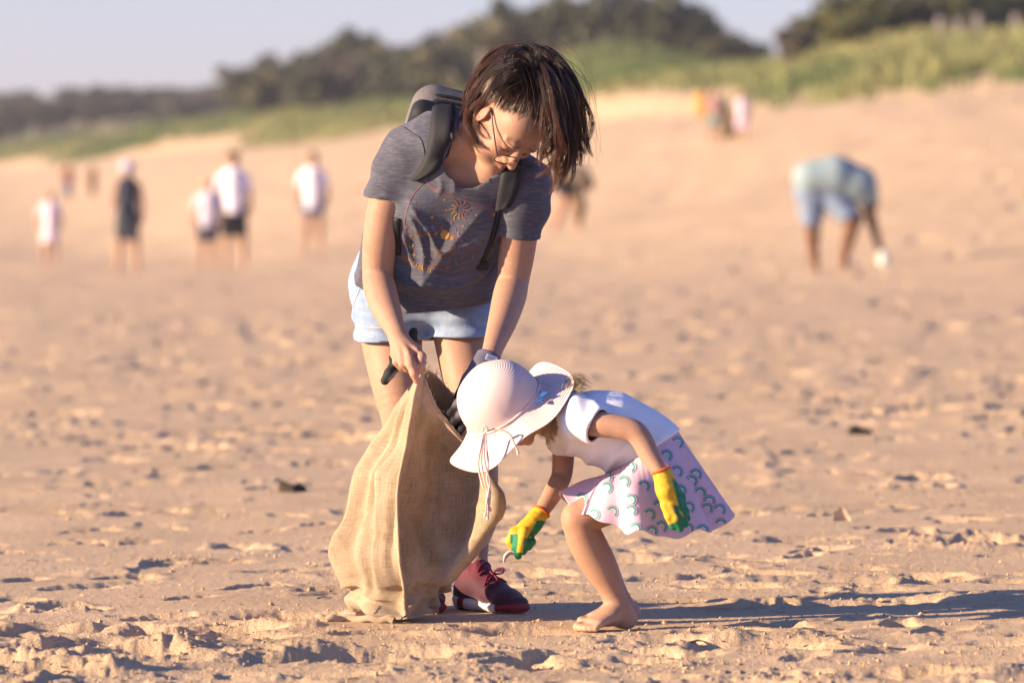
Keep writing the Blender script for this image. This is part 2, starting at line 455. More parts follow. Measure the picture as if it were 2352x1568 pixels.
for i in range(38):   # scrub on the far left ridge
    u = -60 + (i % 19) * 36 + r.uniform(-14, 14); row = i // 19
    top = -14 + np.interp(u, [-60, 0, 200, 330, 420, 480, 560, 640], [222, 217, 203, 198, 208, 198, 185, 165]) + r.uniform(-14, 20) + row * 24
    tree(u, top, 640 - 110 * row + r.uniform(-20, 20), r.uniform(70, 110), r.choice([0, 1, 2, 2]), 'hazy dark scrub tree along the low far left ridge', 'scrub trees on the far left ridge')
tops_u = [560, 620, 700, 760, 830, 900, 960, 1020, 1060, 1100, 1180, 1300, 1500, 1590, 1640, 1690, 1740]
tops_v = [112, 94, 84, 50, 36, 52, 46, 34, 4, -16, -40, -60, -60, -40, 8, 44, 62]
for i in range(40):   # scrub forest behind the middle dunes
    u = 575 + (i % 20) * 60 + r.uniform(-20, 20); row = i // 20
    if u > 1735: continue
    top = np.interp(u, tops_u, tops_v) + r.uniform(-2, 16) + row * 38
    yb = np.interp(u, [560, 1100, 1400, 1740], [400, 330, 300, 280]) - row * 28
    tree(u, top, yb + r.uniform(-8, 8), r.uniform(85, 135), r.choice([0, 0, 1, 2]), 'dense dark scrub tree behind the middle dunes', 'scrub trees behind the middle dunes')
tree(722, 150, 322, 130, 0, 'darkest round bush standing in front of the scrub left of the woman', None, 'bush')
tree(1600, 78, 262, 110, 1, 'olive green bush at the right end of the middle scrub below the sky gap', None, 'bush')
for (u, v, w, k) in ((1815, 58, 70, 2), (1860, 28, 90, 1), (1925, -8, 120, 3), (1990, -30, 140, 3), (2060, -30, 150, 1), (2130, -40, 150, 0), (2200, -40, 150, 0),
                     (2270, -40, 150, 3), (2340, -45, 160, 3), (2410, -40, 150, 0), (1960, 25, 110, 3), (2100, 10, 120, 0), (2240, 5, 120, 0), (2480, -30, 150, 1)):
    tree(u, v - 18, r.uniform(196, 212), w * 1.1, k, 'olive green tree on the dune top at the right', 'trees on the right dune top')

# ---------------------------------------------------------------- pale posts on the right dune
M_POST = simple('weathered_wood', (0.36, 0.30, 0.28), 0.85, 0.15, 6)
def box_part(name, lo, hi, mat, parent=None, bev=0.01):
    bm = bmesh.new(); bmesh.ops.create_cube(bm, size=1)
    for v in bm.verts:
        v.co = Vector([lo[i] + (v.co[i] + .5) * (hi[i] - lo[i]) for i in range(3)])
    if bev: bmesh.ops.bevel(bm, geom=bm.edges[:], offset=bev, segments=2, affect='EDGES', profile=.5)
    me = bpy.data.meshes.new(name); bm.to_mesh(me); bm.free()
    return link(name, me, mat, parent)
for (u, vt, vb, y, lab) in ((1690, 0, 0, 0, ''), (2158, 40, 92, 188, 'pale fence post leftmost of the group of three on the dune'), (2203, 46, 98, 188, 'pale fence post in the middle of the group of three on the dune'),
                       (2245, 34, 98, 186, 'tallest pale fence post, right of the group of three on the dune'), (2332, 34, 92, 184, 'lone pale fence post at the right edge on the dune'),
                       (1108, 112, 172, 284, 'pale post on the grassy dune just left of the woman hair')):
    if not y: continue
    x = (u - 1176) / FPX * y; zb = ground_z(x, y); zt = CAM_H + (452 - vt) / FPX * y
    p = box_part('fence_post', (x - .11, y - .11, zb - .4), (x + .11, y + .11, zt), M_POST, None, .03)
    setp(p, lab, 'post', 'pale fence posts on the dunes')

# ---------------------------------------------------------------- implicit surfaces for bodies and clothes
def smin(a, b, k):
    h = np.clip(k - np.abs(a - b), 0, None) / k
    return np.minimum(a, b) - h * h * k * 0.25
def smax(a, b, k): return -smin(-a, -b, k)

class Prim:
    def __init__(s, fn, lo, hi): s.fn, s.lo, s.hi = fn, np.asarray(lo, float), np.asarray(hi, float)
def seg_t(X, Y, Z, a, b):
    ab = b - a; L = float(ab @ ab) + 1e-12
    return np.clip(((X - a[0]) * ab[0] + (Y - a[1]) * ab[1] + (Z - a[2]) * ab[2]) / L, 0, 1), ab
def cone(a, b, ra, rb):
    a = np.asarray(a, float); b = np.asarray(b, float)
    def fn(X, Y, Z):
        t, ab = seg_t(X, Y, Z, a, b)
        return np.sqrt((X - a[0] - ab[0] * t) ** 2 + (Y - a[1] - ab[1] * t) ** 2 + (Z - a[2] - ab[2] * t) ** 2) - (ra + (rb - ra) * t)
    m = max(ra, rb)
    return Prim(fn, np.minimum(a, b) - m, np.maximum(a, b) + m)
def ell(c, r, R=None):
    c = np.asarray(c, float); r = np.asarray(r, float)
    R = np.eye(3) if R is None else np.asarray(R, float)      # rows: local axes
    def fn(X, Y, Z):
        x, y, z = X - c[0], Y - c[1], Z - c[2]
        p = [(R[i][0] * x + R[i][1] * y + R[i][2] * z) for i in range(3)]
        k0 = np.sqrt(sum((p[i] / r[i]) ** 2 for i in range(3))); k1 = np.sqrt(sum((p[i] / r[i] ** 2) ** 2 for i in range(3))) + 1e-9
        return k0 * (k0 - 1.0) / k1
    ext = np.sqrt(sum((R[i] * r[i]) ** 2 for i in range(3)))
    return Prim(fn, c - ext, c + ext)
def ecap(a, b, side, ra, rb):
    """elliptic tapered capsule; ra, rb = (half width along side, half depth) at each end"""
    a = np.asarray(a, float); b = np.asarray(b, float); d = nrm(b - a)
    s0 = nrm(np.asarray(side, float) - d * float(np.dot(side, d))); f0 = np.cross(d, s0)
    def fn(X, Y, Z):
        t, ab = seg_t(X, Y, Z, a, b)
        x, y, z = X - a[0] - ab[0] * t, Y - a[1] - ab[1] * t, Z - a[2] - ab[2] * t
        ps = x * s0[0] + y * s0[1] + z * s0[2]; pf = x * f0[0] + y * f0[1] + z * f0[2]; pd = x * d[0] + y * d[1] + z * d[2]
        rs = ra[0] + (rb[0] - ra[0]) * t; rf = ra[1] + (rb[1] - ra[1]) * t; rd = np.minimum(rs, rf)
        k0 = np.sqrt((ps / rs) ** 2 + (pf / rf) ** 2 + (pd / rd) ** 2)
        k1 = np.sqrt((ps / rs ** 2) ** 2 + (pf / rf ** 2) ** 2 + (pd / rd ** 2) ** 2) + 1e-9
        return k0 * (k0 - 1.0) / k1
    m = max(*ra, *rb)
    return Prim(fn, np.minimum(a, b) - m, np.maximum(a, b) + m)
def rbox(c, hx, R, rad):
    c = np.asarray(c, float); R = np.asarray(R, float); hx = np.asarray(hx, float)
    def fn(X, Y, Z):
        x, y, z = X - c[0], Y - c[1], Z - c[2]
        q = [np.abs(R[i][0] * x + R[i][1] * y + R[i][2] * z) - hx[i] + rad for i in range(3)]
        return np.sqrt(sum(np.maximum(v, 0) ** 2 for v in q)) + np.minimum(np.maximum(np.maximum(q[0], q[1]), q[2]), 0) - rad
    ext = np.abs(R[0]) * hx[0] + np.abs(R[1]) * hx[1] + np.abs(R[2]) * hx[2]
    return Prim(fn, c - ext, c + ext)
def chain(pts, rad):
    return [cone(pts[i], pts[i + 1], rad[i], rad[i + 1]) for i in range(len(pts) - 1)]
def limb(p, r, n=5):
    """one smooth tapering limb through the points p"""
    m = (len(p) - 1) * n + 1; q = crom(p, m); rr = crom(np.asarray(r)[:, None] * np.ones(3), m)[:, 0]; cs = chain(list(q), list(rr))
    def fn(X, Y, Z):
        d = cs[0].fn(X, Y, Z)
        for c in cs[1:]: d = np.minimum(d, c.fn(X, Y, Z))
        return d
    return Prim(fn, np.min([c.lo for c in cs], 0), np.max([c.hi for c in cs], 0))
def echain(pts, side, rad):
    sides = side if isinstance(side, list) else [side] * len(pts)
    return [ecap(pts[i], pts[i + 1], np.asarray(sides[i]) + np.asarray(sides[i + 1]), rad[i], rad[i + 1]) for i in range(len(pts) - 1)]

class Vol:
    def __init__(s, lo, hi, h):
        s.h = h; s.lo = np.asarray(lo, float); n = np.ceil((np.asarray(hi, float) - s.lo) / h).astype(int) + 1
        s.ax = [(s.lo[i] + h * np.arange(n[i])).astype(np.float32) for i in range(3)]
        s.D = np.full(n, 1.0, np.float32)
    def sub(s, lo, hi, m):
        sl = []
        for i in range(3):
            a = np.searchsorted(s.ax[i], lo[i] - m); b = np.searchsorted(s.ax[i], hi[i] + m)
            sl.append(slice(max(a, 0), max(b, 0)))
        X, Y, Z = s.ax[0][sl[0]][:, None, None], s.ax[1][sl[1]][None, :, None], s.ax[2][sl[2]][None, None, :]
        return tuple(sl), X, Y, Z
    def add(s, prims, k=0.02):
        for p in (prims if isinstance(prims, list) else [prims]):
            sl, X, Y, Z = s.sub(p.lo, p.hi, k + 2.5 * s.h)
            if s.D[sl].size: s.D[sl] = smin(s.D[sl], p.fn(X, Y, Z).astype(np.float32), k)
        return s
    def cut(s, prims, k=0.005):
        for p in (prims if isinstance(prims, list) else [prims]):
            sl, X, Y, Z = s.sub(p.lo, p.hi, k + 2.5 * s.h)
            if s.D[sl].size: s.D[sl] = smax(s.D[sl], -p.fn(X, Y, Z).astype(np.float32), k)
        return s
    def warp(s, fn, lo=None, hi=None):
        lo = s.lo if lo is None else lo; hi = s.lo + s.h * np.array(s.D.shape) if hi is None else hi
        sl, X, Y, Z = s.sub(np.asarray(lo), np.asarray(hi), 0)
        s.D[sl] = fn(s.D[sl], X, Y, Z)
        return s
    def plane(s, p, n, k=0.004):
        """keep the side the normal points away from"""
        n = nrm(n); X, Y, Z = s.ax[0][:, None, None], s.ax[1][None, :, None], s.ax[2][None, None, :]
        s.D = smax(s.D, ((X - p[0]) * n[0] + (Y - p[1]) * n[1] + (Z - p[2]) * n[2]).astype(np.float32), k); return s
    def mesh(s, smooth=1):
        D = s.D; S = D < 0
        n = D.shape
        c = S[:-1, :-1, :-1].astype(np.int8)
        tot = np.zeros((n[0] - 1, n[1] - 1, n[2] - 1), np.int8)
        for i in (0, 1):
            for j in (0, 1):
                for k in (0, 1):
                    tot += S[i:n[0] - 1 + i, j:n[1] - 1 + j, k:n[2] - 1 + k]
        act = np.argwhere((tot > 0) & (tot < 8))
        I = np.full(tot.shape, -1, np.int32); I[act[:, 0], act[:, 1], act[:, 2]] = np.arange(len(act))
        acc = np.zeros((len(act), 3)); cnt = np.zeros(len(act))
        cor = [(i, j, k) for i in (0, 1) for j in (0, 1) for k in (0, 1)]
        val = {q: D[act[:, 0] + q[0], act[:, 1] + q[1], act[:, 2] + q[2]].astype(float) for q in cor}
        for a in cor:
            for ax in range(3):
                if a[ax]: continue
                b = list(a); b[ax] = 1; b = tuple(b)
                va, vb = val[a], val[b]; m = (va < 0) != (vb < 0)
                t = np.where(m, va / np.where(m, va - vb, 1), 0)
                p = np.array(a, float)[None] + 0 * acc; p[:, ax] += t
                acc += p * m[:, None]; cnt += m
        V = s.lo + s.h * (act + acc / np.maximum(cnt, 1)[:, None])
        F = []
        for ax in range(3):
            u, w = (ax + 1) % 3, (ax + 2) % 3
            sa = [slice(None)] * 3; sb = [slice(None)] * 3; sa[ax] = slice(0, -1); sb[ax] = slice(1, None)
            A, B = S[tuple(sa)], S[tuple(sb)]
            e = np.argwhere(A != B); e = e[(e[:, u] > 0) & (e[:, w] > 0) & (e[:, u] < n[u] - 1) & (e[:, w] < n[w] - 1)]
            ins = A[e[:, 0], e[:, 1], e[:, 2]]
            def at(du, dw):
                q = e.copy(); q[:, u] += du; q[:, w] += dw; return I[q[:, 0], q[:, 1], q[:, 2]]
            q = np.stack([at(-1, -1), at(0, -1), at(0, 0), at(-1, 0)], -1)
            q[~ins] = q[~ins][:, ::-1]
            F.append(q[(q >= 0).all(1)])
        F = np.concatenate(F)
        return relax(V, F, smooth), F

def relax(V, F, it, lam=0.5):
    E = np.concatenate([F[:, [0, 1]], F[:, [1, 2]], F[:, [2, 3]], F[:, [3, 0]]]) if F.shape[1] == 4 else np.concatenate([F[:, [0, 1]], F[:, [1, 2]], F[:, [2, 0]]])
    E = np.concatenate([E, E[:, ::-1]])
    n = len(V); deg = np.bincount(E[:, 0], minlength=n).astype(float); deg[deg == 0] = 1
    for i in range(it):
        for l in (lam, -lam * 1.04):
            av = np.stack([np.bincount(E[:, 0], weights=V[E[:, 1], c], minlength=n) for c in range(3)], -1) / deg[:, None]
            V = V + l * (av - V)
    return V
def normals(V, F):
    fn = np.cross(V[F[:, 2]] - V[F[:, 0]], V[F[:, 3 if F.shape[1] == 4 else 1]] - V[F[:, 1 if F.shape[1] == 4 else 0]])
    N = np.zeros_like(V)
    for k in range(F.shape[1]):
        for c in range(3): N[:, c] += np.bincount(F[:, k], weights=fn[:, c], minlength=len(V))
    return N / (np.linalg.norm(N, axis=1)[:, None] + 1e-12)
def keep_big(V, F):
    """drop crumbs: keep only the largest connected piece"""
    lab = np.arange(len(V))
    E = np.concatenate([F[:, [0, 1]], F[:, [1, 2]], F[:, [2, 3]], F[:, [3, 0]]])
    while True:
        m = np.minimum(lab[E[:, 0]], lab[E[:, 1]]); new = lab.copy()
        np.minimum.at(new, E[:, 0], m); np.minimum.at(new, E[:, 1], m); new = new[new]
        if (new == lab).all(): break
        lab = new
    ids, cts = np.unique(lab, return_counts=True); big = lab == ids[cts.argmax()]
    mp = np.cumsum(big) - 1
    F = F[big[F[:, 0]]]
    return V[big], mp[F]

def pts(*a): return [P(*q) for q in a]
def rp(*a): return [q * PX for q in a]

def crom(p, n):
    """smooth curve through the points p, n samples"""
    p = np.asarray(p, float); k = len(p)
    q = np.concatenate([[2 * p[0] - p[1]], p, [2 * p[-1] - p[-2]]])
    t = np.linspace(0, k - 1 - 1e-6, n); i = t.astype(int); f = (t - i)[:, None]
    a, b, c, d = q[i], q[i + 1], q[i + 2], q[i + 3]
    return 0.5 * (2 * b + (c - a) * f + (2 * a - 5 * b + 4 * c - d) * f ** 2 + (3 * b - a - 3 * c + d) * f ** 3)

def wob(X, Y, Z, s, seed=0):
    """cheap smooth 3-d noise in about -1..1"""
    r = np.random.default_rng(100 + seed); o = 0
    for i in range(5):
        d = nrm(r.normal(size=3)) * s * (0.6 + 0.8 * r.random()); o = o + np.sin(X * d[0] + Y * d[1] + Z * d[2] + r.random() * 6.28)
    return o / 2.6

# ---------------------------------------------------------------- materials for people and things
def skin_mat(name):
    s = Sh(name)
    m = s.mix(.5, s.ramp(s.noise(38, 5, .65), [(0.3, (0.90, 0.80, 0.76)), (0.7, (1.08, 1.12, 1.14))]), s.ramp(s.noise(170, 3), [(0.3, (0.90, 0.86, 0.84)), (0.7, (1.08, 1.1, 1.1))]))
    fr = s.ramp(s.noise(420, 1), [(0.66, (1, 1, 1)), (0.74, (0.72, 0.6, 0.52))])
    s.base(s.mix(0.8, s.mix(0.9, s.attr(), m, 'MULTIPLY'), fr, 'MULTIPLY'))
    s.rough(0.58); s.b.inputs['Specular IOR Level'].default_value = 0.28
    s.b.inputs['Subsurface Weight'].default_value = 0.25
    s.b.inputs['Subsurface Radius'].default_value = (0.9, 0.32, 0.18)
    s.b.inputs['Subsurface Scale'].default_value = 0.008
    s.bump(s.noise(520, 3), 0.12, 0.001)
    return s.m
M_SKIN = skin_mat('skin')
def hair_mat(name, rough=0.42):
    s = Sh(name); s.base(s.attr()); s.rough(rough); s.b.inputs['Specular IOR Level'].default_value = 0.35; return s.m
M_HAIR = hair_mat('dark_hair'); M_BLOND = hair_mat('blond_hair', 0.5)
s = Sh('heather_tee')     # washed slate grey slub jersey
f = s.noise(55, 5, 0.65, stretch=(0.7, 0.7, 4.0)); g = s.noise(9, 3)
c1 = s.ramp(f, [(0.33, (0.052, 0.055, 0.078)), (0.55, (0.082, 0.084, 0.112)), (0.74, (0.135, 0.134, 0.165))])
s.base(s.mix(0.5, c1, s.ramp(g, [(0.35, (0.75, 0.75, 0.8)), (0.65, (1.2, 1.2, 1.2))]), 'MULTIPLY'))
s.rough(0.9); s.b.inputs['Sheen Weight'].default_value = 0.15; s.bump(s.noise(700, 2), 0.15, 0.001); M_TEE = s.m
s = Sh('light_denim')
f = s.noise(26, 5); w = s.noise(300, 2, stretch=(1, 1, .15))
c1 = s.ramp(f, [(0.3, (0.165, 0.235, 0.385)), (0.55, (0.25, 0.325, 0.47)), (0.75, (0.32, 0.385, 0.52))])
s.base(s.mix(0.35, c1, s.ramp(w, [(0.35, (0.78, 0.82, 0.86)), (0.6, (1.1, 1.1, 1.1))]), 'MULTIPLY'))
s.rough(0.9); s.bump(w, 0.15, 0.001); M_DENIM = s.m
M_STITCH = simple('stitching', (0.62, 0.62, 0.60), 0.9)
M_BLACK = simple('black_webbing', (0.012, 0.012, 0.016), 0.55, 0.2, 60, 0.15, 900)
M_MESHBLACK = simple('black_padding', (0.016, 0.017, 0.022), 0.7, 0.25, 300, 0.2, 700)
M_GREYBAG = simple('grey_heather_nylon', (0.135, 0.125, 0.13), 0.85, 0.55, 420, 0.2, 600)
M_WHITE_TEE = simple('white_cotton', (0.80, 0.79, 0.82), 0.9, 0.03, 20, 0.1, 500)

# ================================================================ the woman
RW = np.array([-.77, -.62, .16]); RW = nrm(RW)                 # her right, face forward, crown
FWD = np.array([.21, -.48, -.85]); FWD = nrm(FWD - RW * (FWD @ RW)); UPH = np.cross(RW, FWD)
HC = P(1190, 260, -.33)
def H(r, f, u): return HC + r * RW + f * FWD + u * UPH
HR = np.stack([RW, FWD, UPH])
T_UP = nrm([.222, -.70, .68]); T_R = nrm(np.array([-.969, -.085, .236])); T_R = nrm(T_R - T_UP * (T_R @ T_UP)); T_F = np.cross(T_UP, T_R)
if T_F[1] > 0: T_F = -T_F

woman = empty('person', P(1010, 1405, 0), 'woman in grey tee and pale denim shorts bending forward holding a burlap sack open', 'person')

TORSO = pts((975, 690, .10), (975, 640, .09), (992, 560, .02), (1030, 470, -.08), (1062, 400, -.165), (1080, 345, -.195))
bw = Vol((-.48, 13.85, -.02), (.22, 14.75, 1.50), .0038)
side0 = np.array([-1, 0, .06])
bw.add(echain(TORSO, [side0, side0, T_R, T_R, T_R, T_R], [(.145, .085), (.160, .102), (.135, .094), (.14, .105), (.148, .088), (.078, .056)]), .04)
bw.add(chain(pts((1072, 345, -.215), (1108, 312, -.245)) + [H(0, -.048, -.05)], [.056, .046, .046]), .014)
# shoulders and arms
RA = pts((934, 352, -.20), (897, 440, -.195), (876, 540, -.18), (868, 628, -.17), (874, 668, -.21), (888, 712, -.285), (906, 752, -.355), (914, 772, -.385))
bw.add(limb(RA, [.053, .049, .0455, .039, .0405, .036, .0265, .0235]), .012)
LA = pts((1205, 425, -.22), (1196, 510, -.20), (1186, 590, -.175), (1178, 645, -.165), (1170, 682, -.195), (1154, 738, -.26), (1134, 795, -.335), (1126, 822, -.365))
bw.add(limb(LA, [.056, .048, .0445, .0405, .042, .036, .0265, .024]), .012)
bw.add(chain(pts((934, 352, -.20), (1000, 325, -.215), (1060, 318, -.24)), [.053, .06, .055]) + chain(pts((1205, 425, -.22), (1130, 385, -.23)), [.056, .06]), .03)
# legs
RL = pts((897, 665, .08), (900, 780, .06), (912, 870, .02), (924, 950, -.005), (927, 985, .005), (926, 1040, .05), (932, 1110, .075), (940, 1230, .075), (948, 1330, .06))
bw.add(limb(RL, [.090, .0775, .068, .056, .054, .051, .055, .038, .033]), .02)
LL = pts((1052, 665, .08), (1058, 775, .045), (1076, 880, .0), (1088, 955, -.02), (1090, 985, -.012), (1092, 1030, .03), (1095, 1085, .06), (1097, 1160, .08), (1095, 1256, .075), (1092, 1312, .065))
bw.add(limb(LL, [.088, .0685, .063, .054, .052, .050, .055, .046, .030, .031]), .02)
bw.add(chain(pts((948, 1330, .06), (950, 1378, .05), (985, 1398, -.09)), [.033, .034, .026]), .02)
bw.add(chain(pts((1092, 1312, .065), (1075, 1372, .09), (1150, 1390, -.04)), [.031, .034, .026]), .02)
# bare right hand pinching the sack
def knuck(a, b, r): return chain(pts(a, b), rp(*r))
Wp = (914, 772, -.385)
for kk, r0 in (((958, 806, -.43), 12), ((938, 812, -.442), 12.5), ((921, 816, -.432), 12), ((907, 812, -.412), 11)):
    bw.add(knuck(Wp, kk, (17, r0)), .010)
bw.add(chain(pts((958, 806, -.43), (969, 820, -.452), (966, 838, -.47), (962, 850, -.462)), rp(10.5, 10.3, 9, 8)), .006)
bw.add(chain(pts((938, 812, -.442), (943, 836, -.478), (951, 858, -.486), (957, 874, -.482)), rp(10.8, 10.4, 9.2, 7.8)), .006)
bw.add(chain(pts((921, 816, -.432), (926, 836, -.46), (936, 846, -.455), (944, 848, -.44)), rp(10.4, 10, 8.8, 8)), .006)
bw.add(chain(pts((907, 812, -.412), (911, 831, -.435), (922, 843, -.432), (931, 844, -.42)), rp(9.6, 9, 8, 7.3)), .006)
bw.add(chain(pts((928, 780, -.39), (956, 802, -.385), (968, 832, -.41), (966, 850, -.43)), rp(13, 11.5, 10, 8.5)), .008)
for a_, b_ in (((918, 780, -.412), (938, 810, -.458)), ((922, 779, -.41), (957, 803, -.446)), ((913, 782, -.408), (921, 813, -.447))):
    bw.add(chain(pts(a_, b_), rp(4, 5)), .006)     # tendons
# left hand inside its glove
bw.add(chain(pts((1126, 822, -.365), (1105, 862, -.39), (1082, 905, -.40)), [.023, .022, .016]), .01)
# head
bw.add(ell(H(0, -.008, 0), (.074, .094, .090), HR), .02)
bw.add(ell(H(0, .034, -.052), (.0615, .060, .078), HR), .03)
for sg in (1, -1):
    bw.add(chain([H(sg * .058, .002, -.068), H(sg * .040, .05, -.104), H(sg * .013, .076, -.121)], [.017, .017, .016]), .025)
    bw.add(ell(H(sg * .038, .066, -.054), (.022, .020, .022), HR), .02)
bw.add(ell(H(0, .048, .016), (.060, .043, .050), HR), .02)
bw.add(ell(H(0, .082, -.121), (.017, .013, .014), HR), .015)
for sg in (1, -1): bw.cut(ell(H(sg * .033, .106, -.031), (.021, .016, .013), HR), .012)
for sg in (1, -1):
    bw.add(ell(H(sg * .032, .080, -.032), (.0155, .0125, .0115), HR), .004)     # lowered lids
    bw.add(chain([H(sg * .050, .080, -.012), H(sg * .030, .0925, -.010), H(sg * .010, .093, -.016)], [.006, .0075, .006]), .012)
bw.add(chain([H(0, .090, -.018), H(0, .102, -.045), H(0, .1155, -.066)], [.0075, .0085, .0105]), .012)
for sg in (1, -1): bw.add(ell(H(sg * .0125, .100, -.069), (.008, .011, .0085), HR), .007)
bw.add(ell(H(0, .092, -.087), (.024, .009, .011), HR), .01)
bw.add(chain([H(.022, .083, -.094), H(.006, .0955, -.0905), H(-.006, .0955, -.0905), H(-.022, .083, -.094)], [.0025, .0052, .0052, .0025]), .004)
bw.add(chain([H(.018, .083, -.098), H(0, .0945, -.1005), H(-.018, .083, -.098)], [.003, .0065, .003]), .004)
bw.cut(chain([H(.024, .088, -.0955), H(0, .1025, -.0952), H(-.024, .088, -.0955)], [.0012, .0018, .0012]), .003)
for sg in (1, -1):
    eR = np.stack([nrm(RW * sg * .9 + -FWD * .45), nrm(FWD * .9 + RW * sg * .45 - UPH * .15), UPH])
    bw.add(ell(H(sg * .079, -.006, -.040), (.0075, .0185, .031), eR), .006)
    bw.cut(ell(H(sg * .088, -.003, -.040), (.008, .0095, .017), eR), .005)
bV, bF = bw.mesh(2); bV, bF = keep_big(bV, bF)
# skin colour: the lips, the knuckles, knees and cheeks are redder of their own
base_skin = np.array([.385, .228, .16])
colr = np.repeat(base_skin[None], len(bV), 0)
loc = (bV - HC) @ HR.T
def dab(c, p, r, tgt, a, arr, V=None):
    w = a * np.exp(-(((V - p) / r) ** 2).sum(1)); arr[:] = arr * (1 - w[:, None]) + w[:, None] * np.array(tgt)
lipw = np.exp(-((loc[:, 0] / .021) ** 4 + ((loc[:, 1] - .096) / .012) ** 4 + ((loc[:, 2] + .0955) / .0095) ** 4))
colr = colr * (1 - .8 * lipw[:, None]) + .8 * lipw[:, None] * np.array([.42, .135, .115])
for sg in (1, -1):
    dab(0, np.array([sg * .04, .075, -.055]), .022, (.54, .25, .17), .5, colr, loc)
    lash = np.exp(-(((loc[:, 0] - sg * .033) / .015) ** 4 + ((loc[:, 1] - .09) / .016) ** 4 + ((loc[:, 2] + .0425 - 6 * (np.abs(loc[:, 0]) - .033) ** 2) / .0022) ** 4))
    colr = colr * (1 - .9 * lash[:, None]) + .9 * lash[:, None] * np.array([.04, .025, .02])
    brow = np.exp(-(((loc[:, 0] - sg * .031) / .019) ** 4 + ((loc[:, 1] - .094) / .02) ** 4 + ((loc[:, 2] + .008 + .12 * (np.abs(loc[:, 0]) - .02)) / .0038) ** 4))
    colr = colr * (1 - .75 * brow[:, None]) + .75 * brow[:, None] * np.array([.09, .05, .035])
    dab(0, np.array([sg * .079, -.004, -.04]), .03, (.55, .22, .15), .6, colr, loc)
dab(0, np.array([0, .113, -.066]), .014, (.56, .25, .18), .6, colr, loc)
for q in ((964, 832, -.46), (957, 874, -.482), (948, 852, -.486), (925, 815, -.44), (940, 812, -.46)): dab(0, P(*q), .016, (.58, .25, .18), .45, colr, bV)
for q in ((920, 960, -.06), (1086, 960, -.08)): dab(0, P(*q), .06, (.54, .26, .17), .35, colr, bV)
body_w = link('body', mesh_np('body', bV, bF, True, colr), M_SKIN, woman)

# ---- t-shirt
def shirt_folds(D, X, Y, Z):
    u = (X / PX); v = (CAM_H - Z) / PX + 452
    sh = lambda q: 1.0 - 2.0 * np.abs(np.sin(q * .5)) ** 0.9
    a = sh((u * .55 + v * .30) / 17.0 + 2.2 * wob(X, Y, Z, 9, 1)) * sstep(430, 560, v)
    b = sh((v * .9 - u * .25) / 21.0 + 2.0 * wob(X, Y, Z, 8, 2)) * sstep(600, 680, v)
    c = sh((u * .8 - v * .5) / 11.0 + 2.0 * wob(X, Y, Z, 12, 5)) * sstep(460, 330, v)
    return D - .0095 * a - .0080 * b - .0016 * c - .003 * sstep(380, 450, v) * wob(X, Y, Z, 26, 3)
CZ = lambda x, y: ((1350 + x / 2.412) / 1.7415, (650 + y / 2.412) / 1.7415)
FOLDS = [([(640, 470), (720, 560), (790, 720), (830, 900), (815, 1140)], 8, .015), ([(670, 360), (770, 520), (900, 700), (960, 850), (1060, 960)], 9, .013), ([(1500, 590), (1360, 740), (1180, 840), (1000, 860)], 9, .013),
         ([(510, 1075), (640, 1150), (750, 1195), (880, 1195), (1050, 1180)], 9, .016), ([(550, 1150), (670, 1200), (725, 1280)], 6, .010), ([(1480, 1010), (1320, 1120), (1100, 1215), (900, 1250)], 10, .014),
         ([(1500, 700), (1440, 850), (1300, 980), (1150, 1060)], 8, .011), ([(620, 640), (660, 800), (720, 960), (800, 1060)], 7, .012), ([(1110, 120), (1130, 220), (1120, 300)], 7, .006), ([(980, 130), (1000, 240), (960, 330)], 7, .006),
         ([(250, 500), (200, 640), (170, 760)], 7, .009)]
def seg_folds(D, X, Y, Z):
    U = X / Y * FPX + 1176; Vv = (CAM_H - Z) / Y * FPX + 452; out = np.zeros(np.broadcast(U, Vv).shape, np.float32)
    for pl, w, amp in FOLDS:
        q = crom([CZ(*p_) + (0,) for p_ in pl], 14)[:, :2]; d2 = np.full(out.shape, 1e9, np.float32); tt = np.zeros(out.shape, np.float32)
        for i in range(13):
            a, b = q[i], q[i + 1]; ab = b - a; t = np.clip(((U - a[0]) * ab[0] + (Vv - a[1]) * ab[1]) / (ab @ ab), 0, 1)
            e = ((U - a[0] - ab[0] * t) ** 2 + (Vv - a[1] - ab[1] * t) ** 2).astype(np.float32); m = e < d2; d2 = np.where(m, e, d2); tt = np.where(m, (i + t) / 13, tt)
        out += amp * np.exp(-np.sqrt(d2 + 2) / w) * np.minimum(1, 4 * np.minimum(tt, 1 - tt) + .15)
    return (D - out).astype(np.float32)
lo, hi = (-.50, 13.9, .68), (.12, 14.72, 1.26); hh = .0042
ST = pts((1085, 338, -.235), (1064, 398, -.17), (1034, 470, -.115), (1000, 565, -.05), (976, 690, .0))
t_ = Vol(lo, hi, hh)
t_.add(echain(ST, [T_R, T_R, T_R, side0, side0], [(.105, .078), (.166, .113), (.166, .135), (.176, .148), (.192, .168)]), .05)
for sg in (1, -1): t_.add(ell(P(1040, 440, -.12) + T_R * sg * .062 + T_F * .092 - T_UP * .0, (.062, .060, .060), np.stack([T_R, T_UP, T_F])), .05)
t_.add(chain(pts((938, 350, -.20), (1000, 322, -.21), (1040, 316, -.22)), [.060, .068, .062]) + chain(pts((1203, 425, -.22), (1130, 380, -.23)), [.064, .07]), .03)
t_.warp(shirt_folds)
t_.warp(seg_folds, lo, (hi[0], 14.42, hi[2]))
Dt_full = t_.D.copy()
A_, B_, C_ = P(985, 712, -.14), P(804, 576, .06), P(1147, 604, .06)
nh = nrm(np.cross(B_ - A_, C_ - A_)); nh = nh if nh[2] < 0 else -nh
t_.plane(A_, nh)
